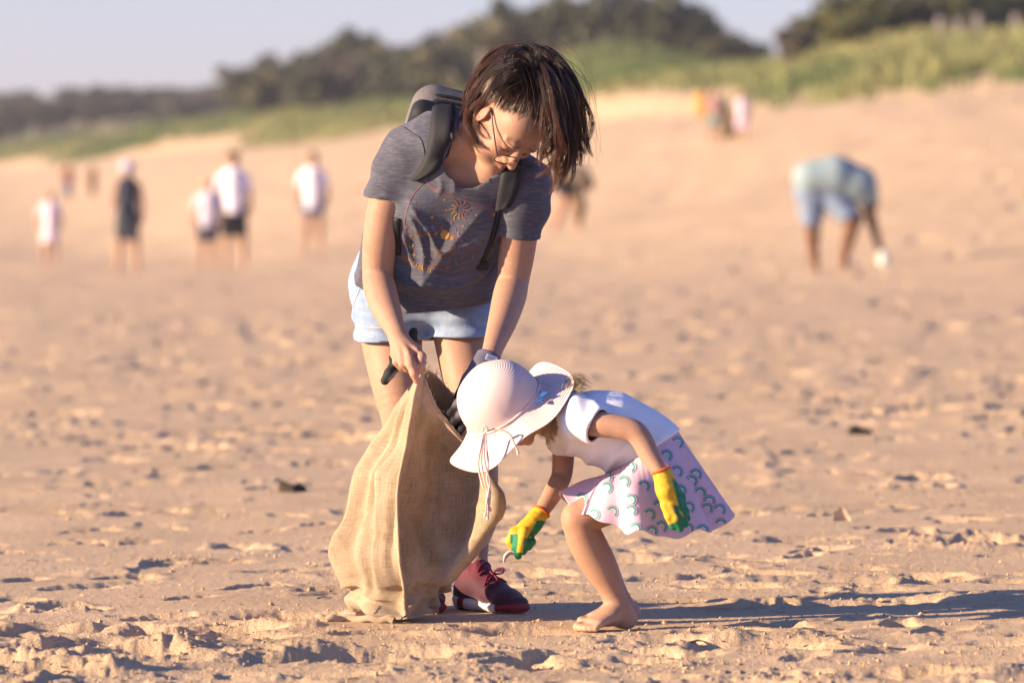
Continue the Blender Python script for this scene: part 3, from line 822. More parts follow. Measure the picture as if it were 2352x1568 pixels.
def sleeve(p0, p1, p2, r, ext, tilt):
    a, b, c = P(*p0), P(*p1), P(*p2); d = nrm(c - b)
    s_ = Vol(lo, hi, hh).add(chain([a, b, c, c + d * ext], [r[0], r[1], r[2], r[2]]), .02)
    s_.warp(lambda D, X, Y, Z: D - .0022 * np.sin(wob(X, Y, Z, 30, 8) * 3 + Z * 90) - .0018 * wob(X, Y, Z, 45, 4))
    full = s_.D.copy()
    band = Vol(lo, hi, hh).add(cone(c - d * .034, c + d * .05, r[2] + .0045, r[2] + .0035), .01)
    s_.D = np.minimum(s_.D, band.D)
    s_.plane(c, nrm(d + np.array(tilt)), .002); return full, s_.D
f1, s1 = sleeve((934, 350, -.20), (909, 402, -.195), (888, 457, -.192), (.061, .0575, .0520), .07, (.26, 0, .0))
f2, s2 = sleeve((1207, 422, -.22), (1203, 475, -.212), (1193, 541, -.193), (.066, .060, .0485), .07, (0, 0, -.1))
full = smin(smin(Dt_full, f1, .025), f2, .025)
outer = smin(smin(t_.D, s1, .025), s2, .025)
t_.D = np.maximum(outer, -(full + .0145))
# round neck: a ribbed band round an open hole
nb, nd = P(1094, 352, -.262), nrm(np.array([.56, -.42, .62]))
t_.cut(chain([nb - nd * .03, nb + nd * .2], [.074, .10]), .004)
t_.cut(cone(H(0, 0, -.02), H(0, 0, -.02), .085, .085), .004)
tV, tF = t_.mesh(1); tV, tF = keep_big(tV, tF)
tee = link('tshirt', mesh_np('tshirt', tV, tF), M_TEE, woman)
bvh_tee = BVHTree.FromPolygons([Vector(v) for v in tV], tF.tolist())
CAMP = Vector((0, 0, CAM_H))
def hit(u, v, bvh, off=0.0):
    d = Vector(P(u, v, 0)) - CAMP; d.normalize()
    p, n, i, t = bvh.ray_cast(CAMP, d)
    if p is None: return None
    if n.dot(d) > 0: n = -n
    return np.array(p + n * off)
# collar and hem stitching as thin ropes on the cloth
def rope_on(name, uv, bvh, r, mat, parent, off=.001, n=60):
    c = crom([(a, b, 0) for a, b in uv], n); q = [hit(a[0], a[1], bvh, off) for a in c]; q = [x for x in q if x is not None]
    if len(q) < 3: return None
    q = np.array(q); q = np.array([q[max(0, i - 1):i + 2].mean(0) for i in range(len(q))])
    v, f = tube_mesh([(q, np.full(len(q), r))], 6); return link(name, mesh_np(name, v, f), mat, parent)
s = Sh('collar_rib'); f = s.noise(55, 5, 0.65, stretch=(0.7, 0.7, 4.0))
s.base(s.ramp(f, [(0.33, (0.055, 0.055, 0.078)), (0.6, (0.095, 0.093, 0.122))])); s.rough(.9); M_RIB = s.m

# ---- denim shorts
d_ = Vol((-.48, 14.2, .56), (.06, 14.75, .98), .0036)
dl = Vol((-.48, 14.2, .56), (.06, 14.75, .98), .0036)
d_.add(ecap(P(975, 560, .06), P(974, 655, .09), side0, (.165, .130), (.178, .138)), .03)
legs = [((893, 655, .082), (899, 778, .056), .104, .0905), ((1052, 655, .082), (1058, 767, .040), .106, .0795)]
cuts = []
for (p0, p1, ra, rb) in legs:
    a, b = P(*p0), P(*p1); d = nrm(b - a)
    L = Vol((-.48, 14.2, .56), (.06, 14.75, .98), .0036).add(cone(a, b + d * .05, ra, rb), .02)
    band = Vol((-.48, 14.2, .56), (.06, 14.75, .98), .0036).add(cone(b - d * .043, b + d * .05, rb + .0075, rb + .005), .01)
    fullL = L.D.copy(); L.D = np.minimum(L.D, band.D); L.plane(b, (d[0] * .5 + .02, 0.05, -1), .003); cuts.append((fullL, L.D))
fold = lambda D, X, Y, Z: D - .0042 * np.sin(Z * 120 + 3 * wob(X, Y, Z, 12, 6)) * np.exp(-((Z - .73) / .05) ** 2) - .0030 * wob(X, Y, Z, 34, 7) - .0015 * np.sin(X * 150 + 2 * wob(X, Y, Z, 20, 15)) * sstep(.69, .66, Z)
base_ = d_.D.copy()
fullD = smin(smin(base_, cuts[0][0], .02), cuts[1][0], .02)
outD = smin(smin(base_, cuts[0][1], .02), cuts[1][1], .02)
gx_ = [d_.ax[0][:, None, None], d_.ax[1][None, :, None], d_.ax[2][None, None, :]]
d_.D = np.maximum(fold(outD, *gx_), -(fold(fullD, *gx_) + .0085)).astype(np.float32)
d_.plane(P(975, 575, 0), (0, 0, 1))
dV, dF = d_.mesh(1); dV, dF = keep_big(dV, dF)
shorts = link('shorts', mesh_np('shorts', dV, dF), M_DENIM, woman)
bvh_sh = BVHTree.FromPolygons([Vector(v) for v in dV], dF.tolist())
for uv in ([(818, 748), (860, 752), (905, 752)], [(822, 768), (860, 774)], [(812, 560), (830, 640), (812, 700)]):
    rope_on('seam', uv, bvh_sh, .0011, M_STITCH, shorts)

# ---- hair
def strands(guides, n, spread, rad, cols, seed, npt=16, sides=3, clump=6, frizz=.004, loose=.3, waves=1.6, root=0.0):
    """locks of hair: guides are polylines; spread (root, mid, tip) in metres; cols (root, tip)"""
    r = np.random.default_rng(seed); tubes = []; C = []
    G = [crom(g, npt) for g in guides]; t = np.linspace(0, 1, npt)[:, None]; nl = max(1, n // clump)
    for L in range(nl):
        g = G[L % len(G)]; g2 = G[r.integers(len(G))] if r.random() < .35 else g; w = .4 * r.random(); base = g * (1 - w) + g2 * w
        o = r.normal(size=3) * .85; sp = spread[0] * (1 - t) ** 2 + spread[1] * 2 * t * (1 - t) + spread[2] * t ** 2
        base = base + o * sp; tone = .55 + 1.0 * r.random(); ll = 1 - .22 * r.random() ** 1.5
        tan = np.gradient(base, axis=0); tan /= np.linalg.norm(tan, axis=1)[:, None] + 1e-9; a = nrm(r.normal(size=3)); ph = r.random() * 6.28; k1 = waves * (.8 + .5 * r.random()) * 6.28
        base = base + frizz * np.sin(t * k1 + ph) * a * (.25 + t) + frizz * .6 * np.cos(t * k1 * .8 + ph) * np.cross(tan, a) * (.25 + t)
        for q in range(clump):
            of = r.normal(size=3) * loose * (spread[0] * .5 * (1 - t) + spread[1] * 1.2 * t * (1 - t) * 2 + spread[2] * .5 * t ** 2 * (1 - .6 * t))
            p = crom(base + of + frizz * .25 * np.sin(t * 11 + r.random(3) * 6.28) * t, npt)
            if root: p = crom(p[int(r.random() ** 2 * npt * root):], npt)
            p = p[: max(6, int(npt * ll * (1 - .18 * r.random() ** 2)))]; k = len(p); tt = np.linspace(0, 1, k)
            tubes.append((p, rad * (.75 + .5 * r.random()) * (1 - .75 * tt ** 3) * (np.minimum(1, .25 + tt * 6) if root else 1)))
            c = np.array(cols[0])[None] * (1 - tt[:, None] ** 2) + np.array(cols[1])[None] * tt[:, None] ** 2
            C.append(np.repeat(c * tone * (.8 + .4 * r.random()), sides, 0))
    v, f = tube_mesh(tubes, sides); return v, f, np.concatenate(C)
def merge(parts):
    V, F, C, o = [], [], [], 0
    for v, f, c in parts: V.append(v); F.append(f + o); C.append(c); o += len(v)
    return np.concatenate(V), np.concatenate(F), np.concatenate(C)
DK, TIP = (.014, .0075, .007), (.095, .035, .020)
# scalp cap
cap = Vol(HC - .14, HC + .14, .0034)
cap.add(ell(H(0, -.010, .002), (.0785, .0985, .095), HR), .01)
cap.D = cap.D + .0022 * (wob(cap.ax[0][:, None, None], cap.ax[1][None, :, None], cap.ax[2][None, None, :], 90, 9)).astype(np.float32)
nhl = -.594 * FWD + .80 * UPH
cap.plane(HC + nhl * (.018), -nhl, .006)
cV, cF = cap.mesh(1); cV, cF = keep_big(cV, cF)
hair = link('hair', mesh_np('hair', cV, cF, True, np.repeat(np.array([[.034, .019, .014]]), len(cV), 0)), M_HAIR, woman)
pony = nrm(UPH * .95 - FWD * .62); PBp = HC + pony * .103
def on_skull(d, k=1.0): # point on the scalp in head-local direction
    d = nrm(d); q = 1 / math.sqrt((d[0] / .0785) ** 2 + (d[1] / .0985) ** 2 + (d[2] / .095) ** 2); return H(*(d * q * k)) + (-.010) * FWD
pl_ = np.array([0, -.62, .95])
scalp = []
for ang in np.linspace(0, 2 * math.pi, 46, endpoint=False):
    e1 = np.array([1., 0, 0]); e2 = np.array([0, .80, .594])
    d0 = nrm(math.cos(ang) * e1 * .99 + math.sin(ang) * e2 + np.array([0, -.594, .80]) * (.06 + .05 * math.sin(ang * 7 + 1) + .04 * math.sin(ang * 13)))
    scalp.append([on_skull(d0 * (1 - q) + nrm(pl_) * q * 1.0, 1.0 + .012 * min(1, q * 6) + .045 * q) for q in np.linspace(0, .97, 7)])
sc = []
for i, g in enumerate(scalp): sc.append(strands([g], 70, (.0060, .0045, .006), .00045, ((.13, .075, .048), DK), 300 + i, 12, 3, 2, .0005, .22, 1.6, .30))
hp = merge(sc)
# loose ponytail falling to both sides
dyp = -.33
left_g = [[PBp, P(1204, 145, -.36), P(1166, 145, -.30), P(1121, 190, -.27), P(1095, 250, -.275), P(1090, 300, -.31), P(1099, 345, -.34)],
          [PBp, P(1200, 132, -.34), P(1142, 144, -.26), P(1094, 195, -.22), P(1070, 255, -.24), P(1068, 300, -.29)],
          [PBp, P(1190, 152, -.33), P(1142, 166, -.27), P(1107, 215, -.25), P(1082, 280, -.28), P(1094, 330, -.34), P(1111, 338, -.35)],
          [PBp, P(1214, 138, -.37), P(1180, 166, -.38), P(1149, 205, -.37), P(1113, 245, -.33), P(1101, 290, -.33), P(1115, 335, -.35)],
          [PBp, P(1195, 127, -.33), P(1147, 132, -.27), P(1108, 171, -.23), P(1076, 230, -.22), P(1065, 270, -.25)]]
right_g = [[PBp, P(1233, 141, -.40), P(1271, 161, -.46), P(1291, 220, -.47), P(1297, 290, -.46), P(1301, 350, -.46), P(1284, 410, -.46), P(1262, 445, -.46)],
           [PBp, P(1224, 125, -.37), P(1269, 135, -.42), P(1303, 190, -.42), P(1318, 260, -.41), P(1323, 320, -.40), P(1320, 362, -.40), P(1348, 372, -.40)],
           [PBp, P(1240, 144, -.41), P(1269, 180, -.49), P(1279, 240, -.50), P(1281, 310, -.50), P(1273, 370, -.49), P(1262, 405, -.47), P(1236, 432, -.47)],
           [PBp, P(1214, 124, -.36), P(1256, 127, -.39), P(1297, 166, -.39), P(1314, 230, -.37), P(1328, 300, -.37), P(1320, 350, -.38), P(1301, 395, -.40)],
           [PBp, P(1238, 152, -.42), P(1262, 190, -.49), P(1269, 260, -.51), P(1267, 320, -.51), P(1271, 365, -.5), P(1286, 410, -.48)],
           [PBp, P(1225, 132, -.38), P(1281, 152, -.43), P(1308, 215, -.44), P(1316, 280, -.44), P(1332, 345, -.43), P(1340, 372, -.43)],
           [PBp, P(1240, 159, -.41), P(1259, 210, -.47), P(1265, 280, -.49), P(1257, 330, -.49), P(1251, 362, -.48), P(1236, 392, -.46)]]
top_g = [[P(1188, 205, -.40), P(1180, 152, -.42), P(1214, 127, -.40), P(1253, 144, -.40), P(1269, 190, -.42)],
         [P(1227, 200, -.42), P(1240, 144, -.42), P(1204, 124, -.37), P(1161, 138, -.33), P(1132, 175, -.32)],
         [P(1214, 190, -.43), P(1190, 161, -.46), P(1161, 175, -.45), P(1137, 210, -.42), P(1118, 250, -.38)]]
right_g = [[np.array(q) + np.array([.006, 0, 0]) if k > 2 else np.array(q) for k, q in enumerate(g)] for g in right_g]
hp2 = merge([hp, strands(left_g, 1450, (.010, .014, .011), .00068, (DK, TIP), 11, 20, 3, 34, .010, .34),
             strands(right_g, 2200, (.008, .015, .016), .00068, (DK, TIP), 12, 22, 3, 44, .015, .30),
             strands(top_g, 600, (.010, .013, .011), .0007, (DK, DK), 13, 16, 3, 14, .006, .42),
             strands(left_g + right_g + top_g, 130, (.02, .040, .024), .0004, (DK, TIP), 14, 18, 3, 1, .012, .3)])
ht = link('hair_strands', mesh_np('hair_strands', hp2[0], hp2[1], True, hp2[2]), M_HAIR, hair)
ht['kind'] = 'stuff'

# ---- glasses
s = Sh('tortoise_frame'); s.base((.05, .028, .03)); s.rough(.25); M_FRAME = s.m
s = Sh('lens'); s.b.inputs['Transmission Weight'].default_value = 1.0; s.base((.80, .80, .82)); s.rough(.02); s.b.inputs['IOR'].default_value = 1.02; M_LENS = s.m
gv_, gf_ = [], []
tubes = []
for sg in (1, -1):
    c = np.array([sg * .0315, .113, -.052]); ring = []
    for a in np.linspace(0, 2 * math.pi, 33):
        ca, sa = math.cos(a), math.sin(a); ex = math.copysign(abs(ca) ** .6, ca) * .0290; ez = math.copysign(abs(sa) ** .75, sa) * (.0195 if sa > 0 else .0165)
        ring.append(H(c[0] + ex, c[1] - abs(ex + sg * 0) * .12 - .25 * ez * -1 * .2, c[2] + ez))
    tubes.append((np.array(ring), np.full(33, .0017)))
    lv = np.array([H(*c)] + ring); lf = np.array([[0, i, i + 1] for i in range(1, 33)])
    link('lens', mesh_np('lens', lv, lf), M_LENS, None)
    tubes.append((crom([H(sg * .0600, .110, -.044), H(sg * .064, .102, -.041), H(sg * .074, .05, -.024), H(sg * .079, .006, -.012), H(sg * .077, -.014, -.022)], 20), np.full(20, .0019)))
tubes.append((crom([H(.0065, .1125, -.046), H(0, .1165, -.043), H(-.0065, .1125, -.046)], 8), np.full(8, .0016)))
v, f = tube_mesh(tubes, 6)
glasses = link('glasses', mesh_np('glasses', v, f), M_FRAME, woman)
for o in [o for o in bpy.data.objects if o.name.startswith('lens') and o.parent is None]:
    o.parent = glasses; pass

# ---- gloves, shoes and other clothing of the woman
def tinted(name, rough=.8, bump=0.15, bs=700, sheen=0.0, spec=.3, var=.12, vs_=200):
    s = Sh(name); m = s.ramp(s.noise(vs_, 3), [(.3, (1 - var,) * 3), (.7, (1 + var,) * 3)])
    s.base(s.mix(1.0, s.attr(), m, 'MULTIPLY')); s.rough(rough); s.b.inputs['Specular IOR Level'].default_value = spec
    if bump: s.bump(s.noise(bs, 2), bump, .001)
    if sheen: s.b.inputs['Sheen Weight'].default_value = sheen
    return s.m
M_GLOVE = tinted('work_glove_knit', .75, .3, 900)
def vol_of(prims_k, h, pad=.03):
    lo = np.min([p.lo for ps, k in prims_k for p in ps], 0) - pad; hi = np.max([p.hi for ps, k in prims_k for p in ps], 0) + pad
    v = Vol(lo, hi, h)
    for ps, k in prims_k: v.add(ps, k)
    return v
def from_vol(name, v, mat, parent=None, smooth=1, color=None, big=True):
    V_, F_ = v.mesh(smooth)
    if big: V_, F_ = keep_big(V_, F_)
    c = None
    if color is not None: c = color(V_, normals(V_, F_)) if callable(color) else np.repeat(np.array([color]), len(V_), 0)
    return link(name, mesh_np(name, V_, F_, True, c), mat, parent), V_, F_

cuffA = pts((1123, 822, -.365), (1110, 848, -.383), (1094, 880, -.395), (1076, 914, -.40))
gl = vol_of([(chain(cuffA, [.0335, .0335, .037, .036]), .01),
             (chain(pts((1074, 900, -.41), (1052, 924, -.432), (1034, 947, -.43)), rp(12, 11, 10)), .006),
             (chain(pts((1076, 926, -.41), (1058, 949, -.43), (1042, 967, -.425)), rp(12, 11, 10)), .006),
             (chain(pts((1086, 935, -.39), (1072, 965, -.42), (1060, 985, -.42)), rp(12, 10, 9)), .006)], .003)
cd = nrm(cuffA[0] - cuffA[1]); gl.plane(cuffA[0] + cd * .004, cd, .002)
def glc(V_, N_):
    t = sstep(.088, .108, np.linalg.norm(V_ - cuffA[0], axis=1)); c = np.array([.105, .105, .15])[None] * (1 - t[:, None]) + t[:, None] * np.array([.012, .012, .016])
    g_ = sstep(.2, .5, (N_ * nrm([.3, -1, -.1])).sum(1)) * sstep(.02, 0, np.abs(np.linalg.norm(V_ - P(1050, 926, -.44), axis=1) - .0)) ; g2_ = sstep(.02, 0, np.linalg.norm(V_ - P(1056, 952, -.44), axis=1)) * sstep(.2, .5, (N_ * nrm([.3, -1, -.1])).sum(1))
    w = np.clip(g_ + g2_, 0, 1)[:, None]; return c * (1 - w) + w * np.array([.16, .15, .19])
glove_w, _, _ = from_vol('glove', gl, M_GLOVE, woman, 1, glc)
glove_w['label'] = 'grey knit glove with black fingers on her left hand'
M_TAG = simple('white_label', (.75, .75, .80), .6)
def quad_part(name, corners, mat, parent, th=.0012):
    q = np.array(corners); n = nrm(np.cross(q[1] - q[0], q[3] - q[0])) * th
    v = np.concatenate([q - n, q + n]); f = np.array([[3, 2, 1, 0], [4, 5, 6, 7], [0, 1, 5, 4], [1, 2, 6, 5], [2, 3, 7, 6], [3, 0, 4, 7]])
    return link(name, mesh_np(name, v, f, False), mat, parent)
tagc = pts((1119, 812, -.405), (1143, 821, -.40), (1139, 835, -.405), (1114, 824, -.41))
tag_ = quad_part('care_label', tagc, M_TAG, glove_w)
for k in range(4):
    q = .2 + .2 * k; a = tagc[0] * (1 - q) + tagc[3] * q; b = tagc[1] * (1 - q) + tagc[2] * q; e = (tagc[3] - tagc[0]) * .035; o = np.array([0, -.0016, 0])
    quad_part('care_label_text', [a * .85 + b * .15 - e + o, a * .15 + b * .85 - e + o, a * .15 + b * .85 + e + o, a * .85 + b * .15 + e + o], M_BLACK, glove_w, .0003)

# second glove, taken off and carried in the bare hand
hg = vol_of([(chain(pts((950, 762, -.352), (944, 785, -.345), (925, 812, -.345), (908, 840, -.372), (895, 857, -.39), (884, 874, -.392)), rp(10, 13, 16, 13, 11, 10)), .01),
             (chain(pts((915, 830, -.36), (903, 826, -.385), (900, 820, -.39)), rp(10, 8, 7)), .006)], .003)
def hgc(V_, N_):
    u = V_[:, 0] / PX + 1176; v = (CAM_H - V_[:, 2]) / PX + 452
    w = sstep(10, 4, np.abs((u - 905) * .7 + (v - 851) * .7 - 7)) * sstep(16, 8, np.abs(v - 850)); w = w[:, None] * (N_[:, 0:1] > .1)
    return np.array([.020, .026, .026])[None] * (1 - w) + w * np.array([.17, .16, .20])
glove_h, _, _ = from_vol('work_glove', hg, M_GLOVE, None, 1, hgc)
setp(glove_h, 'dark charcoal work glove carried limp in her bare hand beside the sack', 'glove')

# shoes
M_SHOE = tinted('burgundy_knit', .7, .4, 500, .2, .3, .25, 350)
M_SOLE = tinted('shoe_sole', .6, .1, 300, 0, .3, .08)
M_LACE = simple('burgundy_lace', (.16, .010, .035), .7, .2, 300)
M_SOCK = simple('dark_sock', (.02, .022, .035), .9)
def shoe(HB, TB, laces):
    root = empty('shoe', HB, None); root.parent = woman; root.matrix_parent_inverse = Matrix.Translation(-Vector(woman.location))
    HB = np.array(HB); TB = np.array(TB); z = np.array([0, 0, 1.]); d = TB - HB; d[2] = 0; L = np.linalg.norm(d); d /= L; sd = np.cross(z, d)
    q = lambda a, s_, h: HB + d * (a * L) + sd * s_ + z * h
    sole = vol_of([([ecap(q(-.02, 0, .020), q(.25, 0, .018), sd, (.035, .020), (.034, .018)), ecap(q(.25, 0, .018), q(.72, .002, .015), sd, (.034, .018), (.047, .016)),
                     ecap(q(.72, .002, .015), q(1.02, .004, .019), sd, (.047, .016), (.036, .017))], .012)], .003)
    sole.add([ecap(q(-.05, 0, .032), q(.2, 0, .026), sd, (.036, .014), (.034, .012))], .01)
    sole.plane(q(0, 0, .002), (0, 0, -1), .002)
    def grooves(D, X, Y, Z):
        a = ((X - HB[0]) * d[0] + (Y - HB[1]) * d[1]) / L
        return D + .0022 * (np.sin(a * 2 * math.pi * 12) > .72) * ((a > .3) & (a < .85))
    sole.warp(grooves)
    def solec(V_, N_):
        a = ((V_ - HB) @ d) / L; s_ = (V_ - HB) @ sd; h = V_[:, 2] - HB[2]
        c = np.repeat(np.array([[.62, .60, .62]]), len(V_), 0)
        red = ((a > .80) & (h > .006)) | ((np.abs(a - .06 - h * 1.2) < .06) & (h > .004))
        c[red] = (.22, .018, .026); c[(h < .006)] *= .75; return c
    # tilt: the shoe is a little lifted at the heel in the sand
    o1, _, _ = from_vol('sole', sole, M_SOLE, None, 1, solec); o1.parent = root; o1.matrix_parent_inverse = root.matrix_world.inverted() if False else Matrix.Translation(-Vector(HB))
    up = vol_of([(echain([q(-.03, 0, .045), q(.1, 0, .062), q(.3, 0, .072)], sd, [(.031, .026), (.033, .034), (.034, .036)]), .02),
                 (echain([q(.3, 0, .066), q(.55, .001, .050), q(.8, .003, .036), q(1.0, .004, .030)], sd, [(.035, .036), (.040, .032), (.041, .024), (.032, .017)]), .02),
                 (chain([q(.12, 0, .07), q(.16, 0, .098)], [.040, .037]), .02),
                 ([ell(q(.34, 0, .108), (.024, .010, .030), np.stack([sd, nrm(d * .8 + z * .45), nrm(z * .8 - d * .45)]))], .012)], .003)
    up.cut([cone(q(.13, 0, .085), q(.06, 0, .16), .032, .036)], .004)
    up.plane(q(0, 0, .022), (0, 0, -1), .004)
    def upc(V_, N_):
        a = ((V_ - HB) @ d) / L; h = V_[:, 2] - HB[2]
        w = sstep(.07, .10, h)[:, None]; c = np.array([.058, .009, .024])[None] * (1 - w) + w * np.array([.11, .010, .028])
        f_ = sstep(.62, .8, a)[:, None] * .6; c = c * (1 - f_) + f_ * np.array([.045, .013, .030]); return c
    o2, uV, uF = from_vol('upper', up, M_SHOE, None, 1, upc); o2.parent = root; o2.matrix_parent_inverse = Matrix.Translation(-Vector(HB))
    sk = vol_of([(chain([q(.10, 0, .06), q(.09, 0, .125)], [.037, .0365]), .01)], .003)
    sk.plane(q(.09, 0, .122), z, .002)
    o3, _, _ = from_vol('sock', sk, M_SOCK, None); o3.parent = root; o3.matrix_parent_inverse = Matrix.Translation(-Vector(HB))
    if laces:
        bv = BVHTree.FromPolygons([Vector(p) for p in uV], uF.tolist()); tubes = []
        for k in range(5):
            a = .36 + .075 * k; row = []
            for s_ in np.linspace(-.026, .026, 9):
                hp_, n_, _, _ = bv.ray_cast(Vector(q(a + s_ * (1 if k % 2 else -1) * .8, s_, .25)), Vector((0, 0, -1)))
                if hp_ is not None: row.append(np.array(hp_) + np.array([0, 0, .002]))
            if len(row) > 3: tubes.append((np.array(row), np.full(len(row), .0026)))
        base = P(1131, 1316, -.01)
        for pl in (((1131, 1316, -.02), (1142, 1307, -.03), (1155, 1304, -.035), (1156, 1313, -.04), (1146, 1317, -.035), (1131, 1317, -.03)),
                   ((1131, 1316, -.02), (1140, 1326, -.04), (1146, 1337, -.045)), ((1130, 1317, -.02), (1124, 1332, -.05), (1120, 1352, -.055), (1113, 1372, -.05)),
                   ((1130, 1317, -.02), (1119, 1325, -.04), (1112, 1345, -.05)), ((1126, 1312, -.02), (1132, 1318, -.045), (1136, 1314, -.03))):
            tubes.append((crom(pts(*pl), 16), np.full(16, .0027)))
        v, f = tube_mesh(tubes, 6)
        o4 = link('lace', mesh_np('lace', v, f), M_LACE, None); o4.parent = root; o4.matrix_parent_inverse = Matrix.Translation(-Vector(HB))
    return root
def gz(u, v): # point on the sand plane z = 0 seen at (u, v)
    y = CAM_H * FPX / (v - 452); y = y * 1.0; return y - Y0
shoe(P(1070, 1401, .06), P(1187, 1405, -.085), True)['label'] = 'burgundy running shoe with white sole in front view beside the sack'
shoe(P(942, 1397, .13), P(990, 1403, -.075), False)['label'] = 'burgundy running shoe mostly hidden behind the sack'

# ---- print on the tee
s = Sh('shirt_print'); s.base(s.attr()); s.rough(.7); M_PRINT = s.m
PV, PF, PC = [], [], []
def pr_poly(poly, col):
    q = [hit(a, b, bvh_tee, .0011) for a, b in poly]
    if any(x is None for x in q): return
    o = len(PV); c = np.mean(q, 0)
    if max(np.linalg.norm(x - c) for x in q) > .07: return
    PV.extend(q); PC.extend([col] * len(q)); PF.append(list(range(o, o + len(q))))
def pr_line(pl, w, col, n=24):
    c = crom([(a, b, 0) for a, b in pl], n)[:, :2]
    t = np.gradient(c, axis=0); t /= np.linalg.norm(t, axis=1)[:, None] + 1e-9; nn = np.stack([-t[:, 1], t[:, 0]], 1) * w / 2
    for i in range(n - 1): pr_poly([c[i] - nn[i], c[i + 1] - nn[i + 1], c[i + 1] + nn[i + 1], c[i] + nn[i]], col)
def pr_star(u, v, r, col, k=4, rot=0, inner=.28):
    a = [rot + i * math.pi / k for i in range(2 * k)]
    p = [(u + (r if i % 2 == 0 else r * inner) * math.sin(x), v - (r if i % 2 == 0 else r * inner) * math.cos(x)) for i, x in enumerate(a)]
    for i in range(2 * k): pr_poly([(u, v), p[i], p[(i + 1) % (2 * k)]], col)
def pr_disc(u, v, r, col, n=12, cres=None):
    p = [(u + r * math.cos(x), v + r * math.sin(x)) for x in np.linspace(0, 2 * math.pi, n, endpoint=False)]
    for i in range(n): pr_poly([(u, v), p[i], p[(i + 1) % n]], col)
def pr_ring(u, v, r, w, col, n=16, a0=0, a1=6.2832):
    x = np.linspace(a0, a1, n + 1)
    for i in range(n): pr_poly([(u + (r - w) * math.cos(x[i]), v + (r - w) * math.sin(x[i])), (u + r * math.cos(x[i]), v + r * math.sin(x[i])), (u + r * math.cos(x[i + 1]), v + r * math.sin(x[i + 1])), (u + (r - w) * math.cos(x[i + 1]), v + (r - w) * math.sin(x[i + 1]))], col)
def cz(x, y): return ((1350 + x / 2.412) / 1.7415, (650 + y / 2.412) / 1.7415)     # from a close look at the print to picture pixels
PINK, GOLD, ORG, BLU, PUR = (.17, .085, .12), (.36, .20, .06), (.26, .11, .05), (.10, .13, .25), (.15, .095, .17)
pr_line([cz(*q) for q in ((850, 170), (900, 225), (1000, 275), (1100, 315), (1200, 355), (1320, 395), (1430, 415), (1530, 400))], 2.2, PINK, 40)
pr_line([cz(*q) for q in ((870, 215), (940, 265), (1040, 315), (1130, 350))], 1.4, ORG, 20)
pr_line([cz(*q) for q in ((1290, 425), (1400, 440), (1490, 445))], 1.4, ORG, 14)
pr_line([cz(*q) for q in ((850, 170), (790, 240), (730, 310), (690, 400), (665, 480), (650, 580), (655, 680), (640, 790), (620, 850), (680, 900), (715, 960), (800, 970), (900, 1000), (1000, 1030), (1070, 1055), (1150, 1050), (1220, 1000), (1290, 940), (1305, 870), (1260, 780))], 2.0, PINK, 70)
sx, sy = cz(1178, 455)
pr_ring(sx, sy, 10.5, 2.2, PINK, 20)
for k in range(12):
    a = k * math.pi / 6; r0, r1 = 11, 21 if k % 2 else 25
    pr_line([(sx + r0 * math.cos(a), sy + r0 * math.sin(a)), (sx + (r0 + r1) / 2 * math.cos(a + .14), sy + (r0 + r1) / 2 * math.sin(a + .14)), (sx + r1 * math.cos(a), sy + r1 * math.sin(a))], 2.4, GOLD if 2 < k < 8 else PINK if k % 2 else ORG, 7)
pr_line([(sx - 3, sy - 2), (sx - 1, sy - 2)], 1.2, PINK, 4); pr_line([(sx + 2, sy - 2), (sx + 4, sy - 2)], 1.2, PINK, 4); pr_line([(sx - 2, sy + 3), (sx, sy + 4), (sx + 3, sy + 3)], 1.2, PINK, 5)
for x, y, r_, c_ in ((1030, 358, 4, GOLD), (1050, 460, 4, GOLD), (912, 528, 6.5, GOLD), (980, 515, 4, PINK), (1100, 582, 5.5, PINK), (1338, 507, 4, GOLD), (1510, 500, 8, GOLD), (752, 385, 3.5, BLU),
                  (1212, 615, 5.5, ORG), (713, 705, 7, ORG), (735, 890, 7, GOLD), (843, 908, 4, GOLD), (895, 945, 3, ORG), (1080, 945, 5, ORG), (1200, 915, 4, ORG), (1060, 1015, 6, ORG), (660, 622, 9, PINK), (710, 578, 4, BLU), (1240, 562, 3, PINK), (720, 650, 3, PINK)):
    u_, v_ = cz(x, y); pr_star(u_, v_, r_, c_, 4, .15)
    if r_ > 5: pr_star(u_, v_, r_ * .6, c_, 4, .93)
for x, y, r_, c_ in ((775, 505, 13, PINK), (880, 350, 12, BLU), (1470, 440, 9, PUR), (935, 1000, 11, ORG), (1250, 820, 9, PUR), (1110, 850, 10, ORG), (980, 890, 9, ORG)):
    u_, v_ = cz(x, y)
    for k in range(14):
        a = k * .449 + .1; pr_line([(u_ + r_ * .3 * math.cos(a), v_ + r_ * .3 * math.sin(a)), (u_ + r_ * math.cos(a), v_ + r_ * math.sin(a))], .8, c_, 3)
for x, y in ((820, 300), (955, 345), (790, 375), (865, 455), (955, 410), (785, 330), (990, 430), (905, 425)):
    u_, v_ = cz(x, y); pr_disc(u_, v_, 1.6, PUR, 6)
